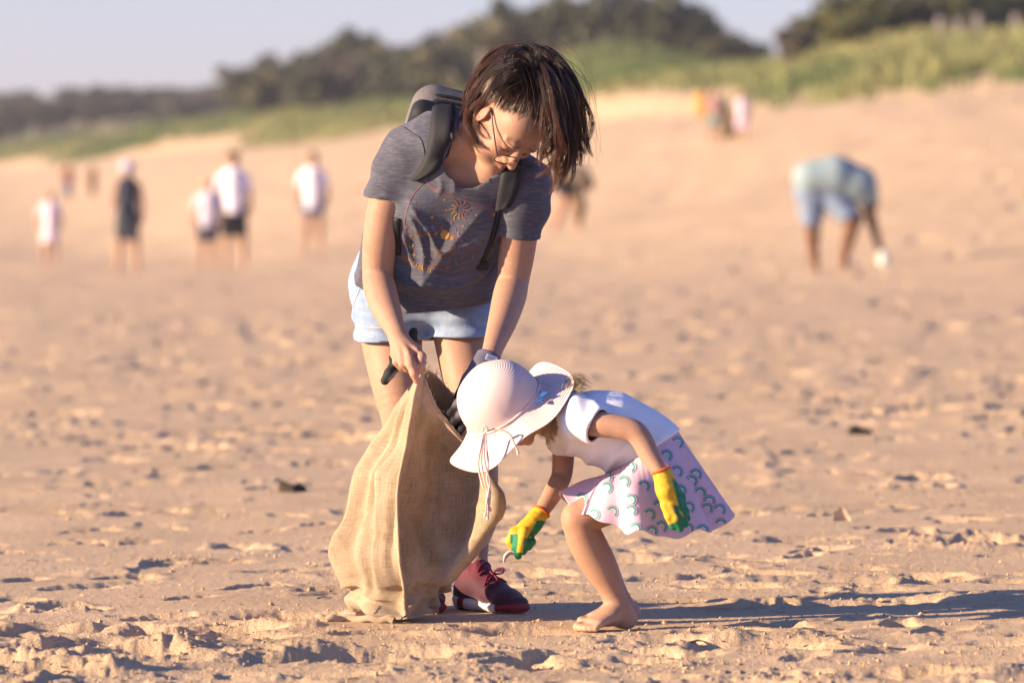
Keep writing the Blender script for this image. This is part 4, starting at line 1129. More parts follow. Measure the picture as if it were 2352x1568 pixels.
# arc of moons over a row of planets
for x, y, r_, c_, ph in ((800, 680, 8, ORG, 1), (850, 635, 8.5, BLU, 0), (930, 620, 7.5, BLU, 1), (1030, 630, 8, ORG, 2), (1115, 655, 8.5, PUR, 3), (1185, 690, 8, PUR, 2), (1205, 745, 7, BLU, 1)):
    u_, v_ = cz(x, y)
    for k in range(14): pr_disc(u_ + (r_ + 2.6) * math.cos(k * .449), v_ + (r_ + 2.6) * math.sin(k * .449), .8, PUR if k % 2 else ORG, 5)
    if ph == 0: pr_disc(u_, v_, r_ * .8, c_, 14)
    elif ph == 1: pr_ring(u_, v_, r_ * .9, r_ * .7, c_, 10, 1.2, 4.3)
    elif ph == 2: pr_ring(u_, v_, r_ * .95, r_ * .45, c_, 12, .7, 4.4)
    else: pr_ring(u_, v_, r_ * .9, 1.2, c_, 14)
pr_line([cz(*q) for q in ((830, 705), (900, 668), (1000, 655), (1090, 685), (1150, 735), (1160, 790))], 1.1, ORG, 24)
for x, y, r_ in ((1037, 698, 10.5), (948, 685, 5), (1105, 730, 5), (885, 692, 2.5), (1130, 805, 3)): u_, v_ = cz(x, y); pr_disc(u_, v_, r_, GOLD if r_ > 5 else ORG, 14)
u_, v_ = cz(710, 795); pr_ring(u_, v_, 6.5, 2.6, GOLD, 10, -.6, 2.8)
u_, v_ = cz(1190, 855); pr_ring(u_, v_, 8.5, 3, BLU, 10, .6, 4.0)
u_, v_ = cz(1128, 890)
for k in range(30): a = k * 2.4; q = 9.5 * math.sqrt(k / 30); pr_disc(u_ + q * math.cos(a), v_ + q * math.sin(a), .9, BLU, 5)
for pl in (((1270, 590), (1330, 575), (1400, 555)), ((1130, 940), (1165, 985), (1260, 950)), ((900, 830), (1000, 850), (1100, 860)), ((940, 890), (975, 860), (1020, 850))):
    pr_line([cz(*q) for q in pl], 1.0, ORG if pl[0][0] < 1100 else GOLD, 12)
def text_tris(txt, size):
    cu = bpy.data.curves.new('t', 'FONT'); cu.body = txt; cu.size = size; cu.resolution_u = 2
    o = bpy.data.objects.new('t', cu); COL.objects.link(o); dg = bpy.context.evaluated_depsgraph_get(); me = o.evaluated_get(dg).to_mesh()
    me.calc_loop_triangles(); v = [tuple(x.co) for x in me.vertices]; t = [tuple(x.vertices) for x in me.loop_triangles]; w = max((x[0] for x in v), default=1)
    o.to_mesh_clear(); bpy.data.objects.remove(o); bpy.data.curves.remove(cu); return v, t, w
def pr_text(txt, size, path, col):
    v, t, w = text_tris(txt, size); c = crom([(a, b, 0) for a, b in path], 40)[:, :2]
    s_ = np.concatenate([[0], np.cumsum(np.linalg.norm(np.diff(c, axis=0), axis=1))]); k = s_[-1] / w; q = []
    for x, y, _ in v:
        l = x * k; px = np.array([np.interp(l, s_, c[:, 0]), np.interp(l, s_, c[:, 1])]); e = np.array([np.interp(min(l + 1, s_[-1]), s_, c[:, 0]), np.interp(min(l + 1, s_[-1]), s_, c[:, 1])]) - np.array([np.interp(min(l, s_[-1] - 1), s_, c[:, 0]), np.interp(min(l, s_[-1] - 1), s_, c[:, 1])])
        e /= np.linalg.norm(e) + 1e-9; q.append(px + y * np.array([e[1], -e[0]]))
    for a, b, d_2 in t: pr_poly([q[a], q[b], q[d_2]], col)
pr_text('COSMIC HEARTS', 15, [cz(*q) for q in ((585, 905), (640, 940), (710, 990), (790, 1035), (900, 1062))], (.40, .22, .055))
pm = bpy.data.meshes.new('shirt_print'); pm.from_pydata([tuple(p) for p in PV], [], PF)
a = pm.color_attributes.new('tint', 'FLOAT_COLOR', 'POINT'); a.data.foreach_set('color', np.concatenate([np.array(PC), np.ones((len(PC), 1))], 1).astype(np.float32).ravel())
link('shirt_print', pm, M_PRINT, tee)
rope_on('collar', [(1036, 300), (1040, 322), (1049, 348), (1064, 374), (1085, 393), (1106, 401), (1126, 399)], bvh_tee, .0062, M_RIB, tee, .0015)
rope_on('collar_stitch', [(1030, 305), (1042, 345), (1062, 378), (1090, 400), (1118, 410)], bvh_tee, .0012, M_BLACK, tee)
rope_on('shoulder_seam', [(928, 292), (948, 306), (966, 318), (975, 345), (976, 375)], bvh_tee, .0010, M_BLACK, tee)
rope_on('cuff_stitch', [(856, 420), (880, 436), (905, 444), (930, 448)], bvh_tee, .0009, M_RIB, tee, .0006)
rope_on('cuff_stitch', [(1156, 516), (1185, 522), (1215, 522), (1236, 516)], bvh_tee, .0009, M_RIB, tee, .0006)
rope_on('hem_stitch', [(828, 606), (850, 650), (890, 680), (940, 694), (985, 696), (1040, 685), (1090, 660), (1125, 625), (1138, 608)], bvh_tee, .0007, M_RIB, tee, .0004)

# ---------------------------------------------------------------- backpack
pack = empty('backpack', P(1040, 330, .0), 'grey heather backpack with black shoulder straps worn on the bending woman back', 'backpack')
BR = np.stack([T_R, T_UP, -T_F]); bc = P(1036, 350, -.035)
pk = Vol(bc - .32, bc + .32, .004); pk.add(rbox(bc, (.128, .178, .072), BR, .055), .01)
pk.warp(lambda D, X, Y, Z: D - .004 * wob(X, Y, Z, 22, 12))
pk.plane(bc + T_F * .035, T_F, .004)
from_vol('bag_body', pk, M_GREYBAG, pack)
pb = Vol(bc - .32, bc + .32, .004); pb.add(rbox(bc - T_F * -.045, (.132, .184, .036), BR, .03), .01)
from_vol('back_panel', pb, M_MESHBLACK, pack)
pz = []
for off in (.046, .008, -.012):
    ring = []
    for a in np.linspace(0, 2 * math.pi, 60):
        ca, sa = math.cos(a), math.sin(a); ex = math.copysign(abs(ca) ** .55, ca) * (.130 if off < .03 else .116); ey = math.copysign(abs(sa) ** .55, sa) * (.180 if off < .03 else .166)
        ring.append(bc + T_R * ex + T_UP * ey - T_F * off)
    pz.append((np.array(ring), np.full(60, .0042)))
v, f = tube_mesh(pz, 6); link('piping', mesh_np('piping', v, f), M_BLACK, pack)
def band_on(name, L, Rr, bvh, th, mat, parent, n=40, m=7, pre=None):
    l, r_ = crom([(a, b, 0) for a, b in L], n)[:, :2], crom([(a, b, 0) for a, b in Rr], n)[:, :2]
    G = np.full((n, m, 3), np.nan)
    for i in range(n):
        for j in range(m):
            q = l[i] * (1 - j / (m - 1)) + r_[i] * j / (m - 1); h_ = hit(q[0], q[1], bvh, 0)
            if h_ is not None: G[i, j] = h_
    ok = ~np.isnan(G).any((1, 2))
    if not ok.all():
        good = np.where(ok)[0]
        for i in np.where(~ok)[0]:
            k = good[np.argmin(np.abs(good - i))]; k2_ = good[min(len(good) - 1, max(0, np.argmin(np.abs(good - i)) + (6 if i < k else -6)))]
            for j in range(m):
                q = l[i] * (1 - j / (m - 1)) + r_[i] * j / (m - 1); yk, yk2 = G[k][:, 1].mean(), G[k2_][:, 1].mean()
                G[i, j] = P(q[0], q[1], np.clip(yk + (yk - yk2) * (i - k) / (k - k2_ + 1e-6) * 1.0, yk - .05, yk + .12) - Y0)
    med = np.median(G[..., 1], axis=1, keepdims=True); G[..., 1] = np.clip(G[..., 1], med - .02, med + .02)
    if pre is not None:
        pre_l, pre_r = pre; k = len(pre_l); pg = np.stack([np.stack([np.array(pre_l[i]) * (1 - j / (m - 1)) + np.array(pre_r[i]) * j / (m - 1) for j in range(m)]) for i in range(k)]); G = np.concatenate([pg, G])
    for it in range(6): G[1:-1] = (G[:-2] + 2 * G[1:-1] + G[2:]) / 4; G[:, 1:-1] = (G[:, :-2] + 2 * G[:, 1:-1] + G[:, 2:]) / 4
    du = np.gradient(G, axis=0); dv = np.gradient(G, axis=1); N_ = np.cross(du, dv); N_ /= np.linalg.norm(N_, axis=2)[..., None] + 1e-9
    if N_[..., 1].mean() > 0: N_ = -N_
    prof = np.array([.35] + [1.0] * (m - 2) + [.35])[None, :, None]
    top = G + N_ * (.004 + th * prof); bot = G - N_ * .004
    n = len(G); V_ = np.concatenate([top.reshape(-1, 3), bot.reshape(-1, 3)]); I = np.arange(n * m).reshape(n, m); J = I + n * m
    F_ = np.concatenate([np.stack([I[:-1, :-1], I[1:, :-1], I[1:, 1:], I[:-1, 1:]], -1).reshape(-1, 4), np.stack([J[:-1, :-1], J[:-1, 1:], J[1:, 1:], J[1:, :-1]], -1).reshape(-1, 4),
                         np.stack([I[:-1, 0], J[:-1, 0], J[1:, 0], I[1:, 0]], -1), np.stack([I[:-1, -1], I[1:, -1], J[1:, -1], J[:-1, -1]], -1),
                         np.stack([I[0, :-1], I[0, 1:], J[0, 1:], J[0, :-1]], -1), np.stack([I[-1, :-1], J[-1, :-1], J[-1, 1:], I[-1, 1:]], -1)])
    return link(name, mesh_np(name, V_, F_), mat, parent)
sl_ = [(993, 252), (990, 290), (985, 330), (974, 365), (958, 395), (944, 412)]
sr_ = [(1046, 250), (1043, 290), (1036, 330), (1024, 365), (1000, 396), (962, 416)]
band_on('shoulder_strap', sl_, sr_, bvh_tee, .010, M_MESHBLACK, pack)
band_on('shoulder_strap', [(1160, 372), (1150, 400), (1144, 440), (1138, 482)], [(1206, 372), (1200, 400), (1190, 440), (1172, 476)], bvh_tee, .010, M_MESHBLACK, pack)
band_on('webbing', [(1141, 478), (1132, 520), (1120, 560), (1102, 602)], [(1153, 478), (1142, 522), (1128, 563), (1112, 606)], bvh_tee, .003, M_BLACK, pack, 30, 3)
band_on('webbing', [(905, 500), (904, 545), (903, 580)], [(920, 502), (920, 548), (921, 586)], bvh_tee, .003, M_BLACK, pack, 20, 3)
bq = hit(1106, 608, bvh_tee, .004)
if bq is not None: box_part('buckle', bq - np.array([.016, .006, .011]), bq + np.array([.016, .006, .011]), M_BLACK, pack, .003)

# ---------------------------------------------------------------- the burlap sack
RINGS = [
 [(953, 866, -.385), (961, 858, -.43), (969, 850, -.455), (1004, 938, -.43), (1064, 1004, -.405), (1066, 935, -.30), (1022, 888, -.325), (985, 852, -.385)],
 [(908, 925, -.33), (934, 925, -.40), (950, 925, -.45), (1006, 962, -.425), (1078, 1024, -.415), (1074, 970, -.26), (1012, 940, -.27), (950, 925, -.30)],
 [(868, 995, -.30), (908, 1000, -.375), (934, 1005, -.445), (1008, 1010, -.345), (1100, 1050, -.425), (1085, 1020, -.22), (1004, 1000, -.20), (915, 990, -.22)],
 [(815, 1110, -.28), (870, 1105, -.36), (915, 1105, -.445), (1008, 1100, -.315), (1130, 1108, -.435), (1115, 1100, -.18), (1000, 1100, -.14), (880, 1100, -.16)],
 [(778, 1195, -.27), (848, 1200, -.365), (914, 1205, -.44), (1000, 1195, -.325), (1148, 1163, -.435), (1120, 1185, -.16), (1000, 1200, -.12), (860, 1200, -.14)],
 [(749, 1270, -.27), (832, 1278, -.37), (918, 1285, -.44), (990, 1270, -.345), (1110, 1250, -.40), (1080, 1265, -.18), (980, 1270, -.13), (840, 1270, -.15)],
 [(775, 1322, -.28), (845, 1338, -.375), (928, 1352, -.43), (978, 1328, -.375), (1060, 1320, -.35), (1030, 1320, -.18), (960, 1320, -.15), (850, 1320, -.16)],
 [(802, 1350, -.265), (850, 1366, -.345), (930, 1390, -.405), (972, 1365, -.36), (1028, 1360, -.28), (1005, 1360, -.18), (940, 1358, -.15), (850, 1355, -.17)],
 [(797, 1401, -.24), (855, 1411, -.34), (932, 1424, -.42), (972, 1411, -.37), (1010, 1398, -.27), (970, 1394, -.18), (910, 1392, -.16), (840, 1396, -.18)]]
RG = np.array([[P(*q) for q in r_] for r_ in RINGS])
NA, NV = 128, 110
A_s = np.linspace(0, 8, NA, endpoint=False)
per = []
for r_ in RG:
    q = np.concatenate([r_[-3:], r_, r_[:4]]); i = A_s.astype(int); f = (A_s - i)[:, None]; i = i + 3
    a, b, c, e = q[i - 1], q[i], q[i + 1], q[i + 2]
    cr = 0.5 * (2 * b + (c - a) * f + (2 * a - 5 * b + 4 * c - e) * f ** 2 + (3 * b - a - 3 * c + e) * f ** 3); ln = b + (c - b) * f
    per.append(.65 * cr + .35 * ln)
per = np.array(per)
S_ = np.stack([crom(per[:, j], NV) for j in range(NA)], 1)
ii, jj = np.meshgrid(np.arange(NV) / NV, A_s, indexing='ij')
du = np.gradient(S_, axis=0); dv = (np.roll(S_, -1, 1) - np.roll(S_, 1, 1)); NN = np.cross(dv, du); NN /= np.linalg.norm(NN, axis=2)[..., None] + 1e-9
cen = S_.mean(1, keepdims=True)
if ((S_ - cen) * NN).sum() < 0: NN = -NN
X_, Y_, Z_ = S_[..., 0], S_[..., 1], S_[..., 2]
wr = .012 * np.sin(jj * 5.2 + 3.0 * wob(X_, Y_, Z_, 9, 20) + ii * 3) * sstep(0.03, .3, ii) + .011 * (1 - 2 * np.abs(wob(X_, Y_, Z_, 16, 21))) * sstep(.0, .4, ii) + .004 * wob(X_, Y_, Z_, 55, 22) - .006 * np.abs(wob(X_, Y_, Z_, 40, 25)) - .010 * np.abs(wob(X_, Y_, Z_, 26, 26)) * sstep(.05, .3, ii)
wr = wr + .010 * np.sin(ii * 46 + 2 * wob(X_, Y_, Z_, 12, 23)) * sstep(.72, .88, ii)
def ridge(j0, wdt, amp, a=0.05, b=.9): return amp * np.exp(-((jj - j0) / wdt) ** 2) * sstep(a, a + .15, ii) * sstep(b, b - .15, ii)
wr = wr + ridge(.62 + .30 * ii + .06 * np.sin(ii * 9), .13, .016) - ridge(.95 + .22 * ii, .12, .012) + ridge(1.35 - .25 * ii + .05 * np.sin(ii * 12), .12, .015, .25, .85) - ridge(1.68 - .05 * ii, .09, .011, .1, .75)
wr = wr - ridge(2.35 + .1 * ii, .14, .016) + ridge(2.75 + .25 * np.sin(ii * 4), .16, .016, .1, .8) + ridge(3.35 - .5 * ii, .14, .020, .2, .9) - ridge(3.6 - .3 * ii, .14, .014, .2, .85)
rdg = np.exp(-((jj - 2) / .10) ** 2); wr = wr * (1 - .7 * rdg) + .006 * rdg + .004 * np.sin(ii * 26) * rdg + .003 * np.exp(-((jj - 2.28) / .05) ** 2) * -1
S_ = S_ + NN * wr[..., None]
S_[..., 2] = np.maximum(S_[..., 2], .001)
th = .0022
I = np.arange(NV * NA).reshape(NV, NA); J = np.roll(I, -1, 1)
Fo = np.stack([I[:-1], J[:-1], J[1:], I[1:]], -1).reshape(-1, 4)
Vo = S_.reshape(-1, 3); Vi = (S_ - NN * th).reshape(-1, 3); o = len(Vo)
Fi = Fo[:, ::-1] + o
rimF = np.stack([I[0], I[0] + o, J[0] + o, J[0]], -1)
botc = S_[-1].mean(0); Vb = np.concatenate([Vo, Vi, botc[None]]); 
Fb = np.stack([I[-1], J[-1], np.full(NA, 2 * o)], -1)
uv_ = np.stack([jj * .12, -ii * .65], -1).reshape(-1, 2); uv_ = np.concatenate([uv_, uv_, [[0, 0]]])
s = Sh('burlap')
tc_ = s.n('ShaderNodeTexCoord').outputs['UV']
wa = s.noise(1, 4, .6, vec=tc_, stretch=(620, 30, 1)); wb = s.noise(1, 4, .6, vec=tc_, stretch=(30, 620, 1)); big = s.noise(7, 4)
thr = s.mix(.5, wa, wb)
c0 = s.ramp(big, [(.3, (.32, .235, .155)), (.55, (.40, .31, .215)), (.75, (.47, .375, .275))])
st_ = s.ramp(s.noise(3.2, 5, .7), [(.40, (.70, .64, .56)), (.52, (1, 1, 1))])
s.base(s.mix(.7, s.mix(.9, c0, s.ramp(thr, [(.36, (.55, .51, .44)), (.5, (1, 1, 1)), (.66, (1.24, 1.24, 1.24))]), 'MULTIPLY'), st_, 'MULTIPLY'))
s.rough(.95); s.b.inputs['Specular IOR Level'].default_value = .1; s.b.inputs['Sheen Weight'].default_value = .2
s.bump(thr, .7, .003); M_BURLAP = s.m
sack = empty('burlap_sack', (P(930, 1420, -.3)[0], P(930, 1420, -.3)[1], 0), 'open tan burlap sack hanging from the bent woman hands down to the sand', 'sack')
sm_ = link('sack_cloth', mesh_np('sack_cloth', Vb, [np.concatenate([Fo, Fi, rimF]), Fb], True, None, None, uv_), M_BURLAP, sack)
# rolled seam along the front fold and frayed rim
k2 = NA // 4
seam = S_[4:-2, k2] + NN[4:-2, k2] * .001
v1 = [(seam[::1], np.full(len(seam), .0042) * (1 + .25 * np.sin(np.arange(len(seam)) * 1.1)))]
v, f = tube_mesh(v1, 7); link('seam', mesh_np('seam', v, f), M_BURLAP, sack)
rimc = np.concatenate([S_[0], S_[0][:1]]); v, f = tube_mesh([(rimc, np.full(len(rimc), .0032) * (1 + .3 * np.sin(np.arange(len(rimc)) * 1.7)))], 6); link('rim', mesh_np('rim', v, f), M_BURLAP, sack)
fr = []
r3 = np.random.default_rng(21)
for i in range(150):
    p = rimc[r3.integers(len(rimc))] if i > 26 else P(972 + r3.normal(0, 4), 850 + r3.normal(0, 3), -.43)
    d1 = nrm(r3.normal(size=3) + np.array([.25, -.1, .55])) * r3.uniform(.004, .017 if i > 26 else .028)
    fr.append((crom([p, p + d1 * .6 + r3.normal(0, .002, 3), p + d1 + r3.normal(0, .004, 3)], 5), np.full(5, .0006)))
v, f = tube_mesh(fr, 3); setp(link('frayed_fibre', mesh_np('frayed_fibre', v, f), M_BURLAP, sack), kind='stuff')
# faded stencilled letters near the bottom fold
bvh_sack = BVHTree.FromPolygons([Vector(v) for v in Vb[:o]], Fo.tolist())
s = Sh('stencil_ink'); s.base((.06, .06, .085)); s.rough(.9); M_INK = s.m
def sack_text(txt, size, org, ex, ey, name):
    v, t, w = text_tris(txt, size); q = [hit(org[0] + x * ex[0] + y * ey[0], org[1] + x * ex[1] + y * ey[1], bvh_sack, .0012) for x, y, _ in v]
    if any(x is None for x in q): return
    link(name, mesh_np(name, np.array(q), np.array(t), False), M_INK, sack)
sack_text('alas', 17, (768, 1316), (.93, .50), (.25, -.85), 'stencil_letters')
sack_text('J', 24, (862, 1404), (.9, .2), (.45, -.85), 'stencil_letters')
tw = crom([P(728, 1428, -.36), P(760, 1423, -.37), P(800, 1416, -.36), P(860, 1420, -.40), P(905, 1424, -.42)], 30); tw[:, 2] = np.array([.010 + .003 * math.sin(i) for i in range(30)])
v, f = tube_mesh([(tw, np.full(30, .009))], 8); link('hem_fold', mesh_np('hem_fold', v, f), M_BURLAP, sack)

# ================================================================ the girl
girl = empty('person', P(1400, 1445, -.57), 'barefoot girl in sun hat, white tee and pink rainbow skirt crouching to reach down', 'person')
YS = np.array([0, 1.0, 0])
gb = Vol((-.08, 13.55, -.02), (.48, 14.15, .60), .0034)
GT = pts((1512, 1085, -.57), (1492, 1045, -.57), (1440, 1005, -.57), (1375, 985, -.575), (1322, 968, -.58))
gb.add(echain(GT, YS, [(.088, .075), (.09, .074), (.083, .072), (.088, .070), (.068, .05)]), .03)
gfw = nrm([-.15, -.08, -.98]); grt = nrm(YS - gfw * (YS @ gfw)); gup = np.cross(grt, gfw)
GC = P(1131, 930, -.60)
def HG(r, f, u): return GC + r * grt + f * gfw + u * gup
GR = np.stack([grt, gfw, gup])
gb.add(chain([P(1310, 962, -.58), P(1262, 965, -.59), HG(0, -.03, -.06)], [.040, .036, .037]), .02)
gb.add(ell(HG(0, -.006, -.008), (.063, .078, .070), GR), .02)
gb.add(ell(HG(0, .030, -.05), (.055, .052, .064), GR), .025)
for sg in (1, -1):
    gb.add(ell(HG(sg * .032, .052, -.058), (.024, .022, .024), GR), .015)
    gb.cut(ell(HG(sg * .027, .086, -.028), (.016, .012, .010), GR), .01)
    gb.add(ell(HG(sg * .027, .066, -.029), (.013, .012, .010), GR), .004)
    gb.add(ell(HG(sg * .069, -.006, -.035), (.007, .015, .024), GR), .006)
gb.add(chain([HG(0, .078, -.028), HG(0, .093, -.052)], [.006, .0085]), .010)
gb.add(ell(HG(0, .071, -.098), (.015, .013, .013), GR), .02)
gb.add(chain([HG(.014, .073, -.076), HG(0, .082, -.074), HG(-.014, .073, -.076)], [.003, .0055, .003]), .004)
gb.add(chain([HG(.012, .072, -.082), HG(0, .080, -.083), HG(-.012, .072, -.082)], [.003, .006, .003]), .004)
# near arm, far arm
NA_ = pts((1326, 964, -.655), (1366, 972, -.712), (1420, 980, -.735), (1456, 990, -.745), (1474, 1010, -.75), (1492, 1045, -.762), (1516, 1085, -.785), (1524, 1100, -.79))
gb.add(limb(NA_, [.036, .0315, .0285, .0275, .0265, .0245, .0180, .0175]), .01)
FA_ = pts((1310, 985, -.50), (1296, 1030, -.475), (1291, 1086, -.46), (1281, 1112, -.475), (1262, 1145, -.50), (1243, 1176, -.52), (1234, 1190, -.525))
gb.add(limb(FA_, [.036, .0285, .0255, .0245, .0225, .0180, .0175]), .01)
# near leg with bare foot; far leg hidden behind it
NL = pts((1500, 1085, -.60), (1420, 1142, -.615), (1342, 1185, -.625), (1336, 1215, -.622), (1356, 1262, -.61), (1378, 1300, -.602), (1403, 1350, -.595), (1418, 1392, -.59))
gb.add(limb(NL, [.072, .055, .0445, .0430, .0445, .0415, .0310, .0275]), .018)
gb.add([ell(P(1316, 1187, -.632), (.024, .028, .030))], .02)
FL = pts((1500, 1085, -.50), (1425, 1138, -.47), (1346, 1183, -.45), (1340, 1212, -.445), (1360, 1258, -.42), (1381, 1296, -.41), (1408, 1345, -.405), (1426, 1382, -.40))
gb.add(limb(FL, [.070, .054, .0425, .0405, .0410, .0385, .0290, .0265]), .018)
def bare_foot(dy, du):
    A = P(1420 + du, 1392, -.59 + dy); Hh = P(1436 + du, 1424, -.575 + dy); z = np.array([0, 0, 1.]); Hh[2] = .026
    T = P(1352 + du, 1440, -.655 + dy); T[2] = .014
    d = T - Hh; d[2] = 0; L = np.linalg.norm(d); d /= L; sd = np.cross(z, d)
    gb.add(chain([A, Hh], [.0275, .026]), .015)
    gb.add(chain([Hh + d * -.008 - z * .002, Hh + d * .02], [.023, .022]), .012)
    gb.add(echain([A + d * .012 - z * .012, Hh + d * (.45 * L) + z * .007, T + d * -.012 + z * .004], sd, [(.026, .024), (.029, .021), (.037, .0135)]), .016)
    for k, (s_, fl, r_) in enumerate(((-.021, .021, .0112), (-.006, .022, .0090), (.006, .019, .0086), (.017, .013, .0082), (.027, .006, .0078))):
        b = T + sd * s_ * (1 if dy > -.01 else 1) + d * -.004; e = b + d * fl; e[2] = r_ * .95; b[2] = .013
        gb.add(chain([b, e], [r_ * 1.02, r_]), .005)
bare_foot(0, 0); bare_foot(.19, 8)
gb.plane(np.array([0, 0, -.002]), (0, 0, -1), .003)
gV, gF = gb.mesh(2); gV, gF = keep_big(gV, gF)
gc_ = np.repeat(np.array([[.38, .225, .155]]), len(gV), 0)
for q, r_ in (((1325, 1190, -.69), .05), ((1440, 1432, -.58), .04), ((1340, 1436, -.68), .05), ((1462, 990, -.72), .03), ((1200, 1012, -.62), .05)): dab(0, P(*q), r_, (.54, .25, .165), .4, gc_, gV)
gl_ = (gV - GC) @ GR.T
lw = np.exp(-((gl_[:, 0] / .013) ** 4 + ((gl_[:, 1] - .08) / .01) ** 4 + ((gl_[:, 2] + .079) / .007) ** 4)); gc_ = gc_ * (1 - .7 * lw[:, None]) + .7 * lw[:, None] * np.array([.45, .15, .13])
# dry sand dusted on the foot and shin
sd_ = sstep(.06, .0, gV[:, 2]) * .5; gc_ = gc_ * (1 - sd_[:, None]) + sd_[:, None] * np.array([.58, .41, .29])
link('body', mesh_np('body', gV, gF, True, gc_), M_SKIN, girl)

# white tee
lo, hi = (.06, 13.55, .28), (.46, 14.1, .62)
ts = Vol(lo, hi, .0034)
TS = pts((1300, 962, -.578), (1345, 972, -.575), (1400, 990, -.57), (1462, 1018, -.57), (1500, 1045, -.57), (1530, 1066, -.57))
ts.add(echain(TS, YS, [(.080, .063), (.100, .077), (.103, .090), (.102, .084), (.104, .081), (.104, .081)]), .03)
gfold = lambda D, X, Y, Z: D - .0045 * (1 - 2 * np.abs(np.sin((X * .75 - Z * .65) * 62 + 1.6 * wob(X, Y, Z, 14, 31)))) * sstep(.50, .40, Z) - .0028 * wob(X, Y, Z, 30, 32) - .003 * np.sin((X * .8 + Z * .4) * 95 + 2 * wob(X, Y, Z, 16, 33)) * sstep(.23, .16, X)
ts.warp(gfold); fT = ts.D.copy()
wa_, wb_ = P(1553, 988, -.57), P(1391, 1087, -.57); wd = wb_ - wa_; wn_ = nrm(np.array([-wd[2], 0, wd[0]])); wn_ = wn_ if wn_[0] > 0 else -wn_
ts.plane(wa_ + wn_ * .004, wn_, .002)
def gsleeve(p, r, tilt):
    s_ = Vol(lo, hi, .0034); q = pts(*p); d = nrm(q[-1] - q[-2]); s_.add(chain(q + [q[-1] + d * .012], r + [r[-1]]), .015)
    s_.warp(lambda D, X, Y, Z: D - .003 * np.sin(X * 120 + Z * 60 + 2 * wob(X, Y, Z, 22, 34))); f_ = s_.D.copy(); s_.plane(q[-1], nrm(d + np.array(tilt)), .002); return f_, s_.D
g1f, g1 = gsleeve(((1312, 956, -.625), (1340, 966, -.685), (1374, 976, -.718)), [.060, .0525, .0405], (.45, -.1, -.35))
g2f, g2 = gsleeve(((1305, 985, -.525), (1298, 1012, -.49), (1296, 1022, -.482)), [.05, .043, .041], (0, 0, 0))
fullT = smin(smin(fT, g1f, .02), g2f, .02); ts.D = np.maximum(smin(smin(ts.D, g1, .02), g2, .02), -(fullT + .0075))
ts.cut(chain(pts((1300, 958, -.58), (1225, 966, -.59)), [.047, .058]), .004)
tsV, tsF = ts.mesh(1); tsV, tsF = keep_big(tsV, tsF)
link('tshirt', mesh_np('tshirt', tsV, tsF), M_WHITE_TEE, girl)

# skirt
WR = [(1556, 988, -.57), (1533, 1004, -.645), (1475, 1044, -.682), (1416, 1078, -.645), (1388, 1090, -.57), (1416, 1075, -.495), (1475, 1038, -.46), (1533, 998, -.495)]
HR_ = [(1676, 1192, -.56), (1618, 1222, -.70), (1505, 1229, -.765), (1400, 1207, -.745), (1300, 1152, -.62), (1312, 1143, -.46), (1470, 1200, -.38), (1630, 1186, -.43)]
MR = [(1608, 1075, -.57), (1570, 1108, -.685), (1490, 1130, -.745), (1402, 1120, -.735), (1342, 1112, -.59), (1352, 1110, -.47), (1470, 1115, -.42), (1575, 1085, -.46)]
def perring(r_, n):
    q = np.array([P(*x) for x in r_]); q = np.concatenate([q[-3:], q, q[:4]]); A = np.linspace(0, 8, n, endpoint=False); i = A.astype(int); f = (A - i)[:, None]; i = i + 3
    a, b, c, e = q[i - 1], q[i], q[i + 1], q[i + 2]
    return 0.5 * (2 * b + (c - a) * f + (2 * a - 5 * b + 4 * c - e) * f ** 2 + (3 * b - a - 3 * c + e) * f ** 3)
nS, mS = 160, 44
w_, m_, h_ = perring(WR, nS), perring(MR, nS), perring(HR_, nS)
SK = np.stack([crom(np.stack([w_[j], m_[j], h_[j]]), mS) for j in range(nS)], 1)
tS, aS = np.meshgrid(np.linspace(0, 1, mS), np.linspace(0, 8, nS, endpoint=False), indexing='ij')
du = np.gradient(SK, axis=0); dv = np.roll(SK, -1, 1) - np.roll(SK, 1, 1); NS = np.cross(dv, du); NS /= np.linalg.norm(NS, axis=2)[..., None] + 1e-9
if ((SK - SK.mean(1, keepdims=True)) * NS).sum() < 0: NS = -NS
pl = .013 * np.sin(aS * 6.3 + .8 * np.sin(aS * 2)) * tS ** 1.2 + .006 * np.sin(aS * 3.3 + 1) * tS + .0012 * np.sin(aS * 40) * (1 - tS) ** 4
pl = pl - .014 * np.exp(-((aS - .55) / .10) ** 2) * sstep(.1, .8, tS) + .010 * np.exp(-((aS - .85) / .14) ** 2) * sstep(.1, .8, tS)
SK = SK + NS * pl[..., None]; SK[..., 2] += (.005 * np.sin(aS * 6.3 + .5) + .004 * np.sin(aS * 11 + 1)) * tS ** 3
I = np.arange(mS * nS).reshape(mS, nS); J = np.roll(I, -1, 1); o = mS * nS
Fo_ = np.stack([I[:-1], J[:-1], J[1:], I[1:]], -1).reshape(-1, 4); 
Vs_ = np.concatenate([SK.reshape(-1, 3), (SK - NS * .0018).reshape(-1, 3)])
Fs_ = np.concatenate([Fo_, Fo_[:, ::-1] + o, np.stack([I[-1], J[-1], J[-1] + o, I[-1] + o], -1), np.stack([J[0], I[0], I[0] + o, J[0] + o], -1)])
M_PINK = simple('pale_pink_cotton', (.60, .42, .51), .85, .05, 25, .1, 500)
skirt = link('skirt', mesh_np('skirt', Vs_, Fs_), M_PINK, girl)
bvh_sk = BVHTree.FromPolygons([Vector(v) for v in Vs_[:o]], Fo_.tolist())
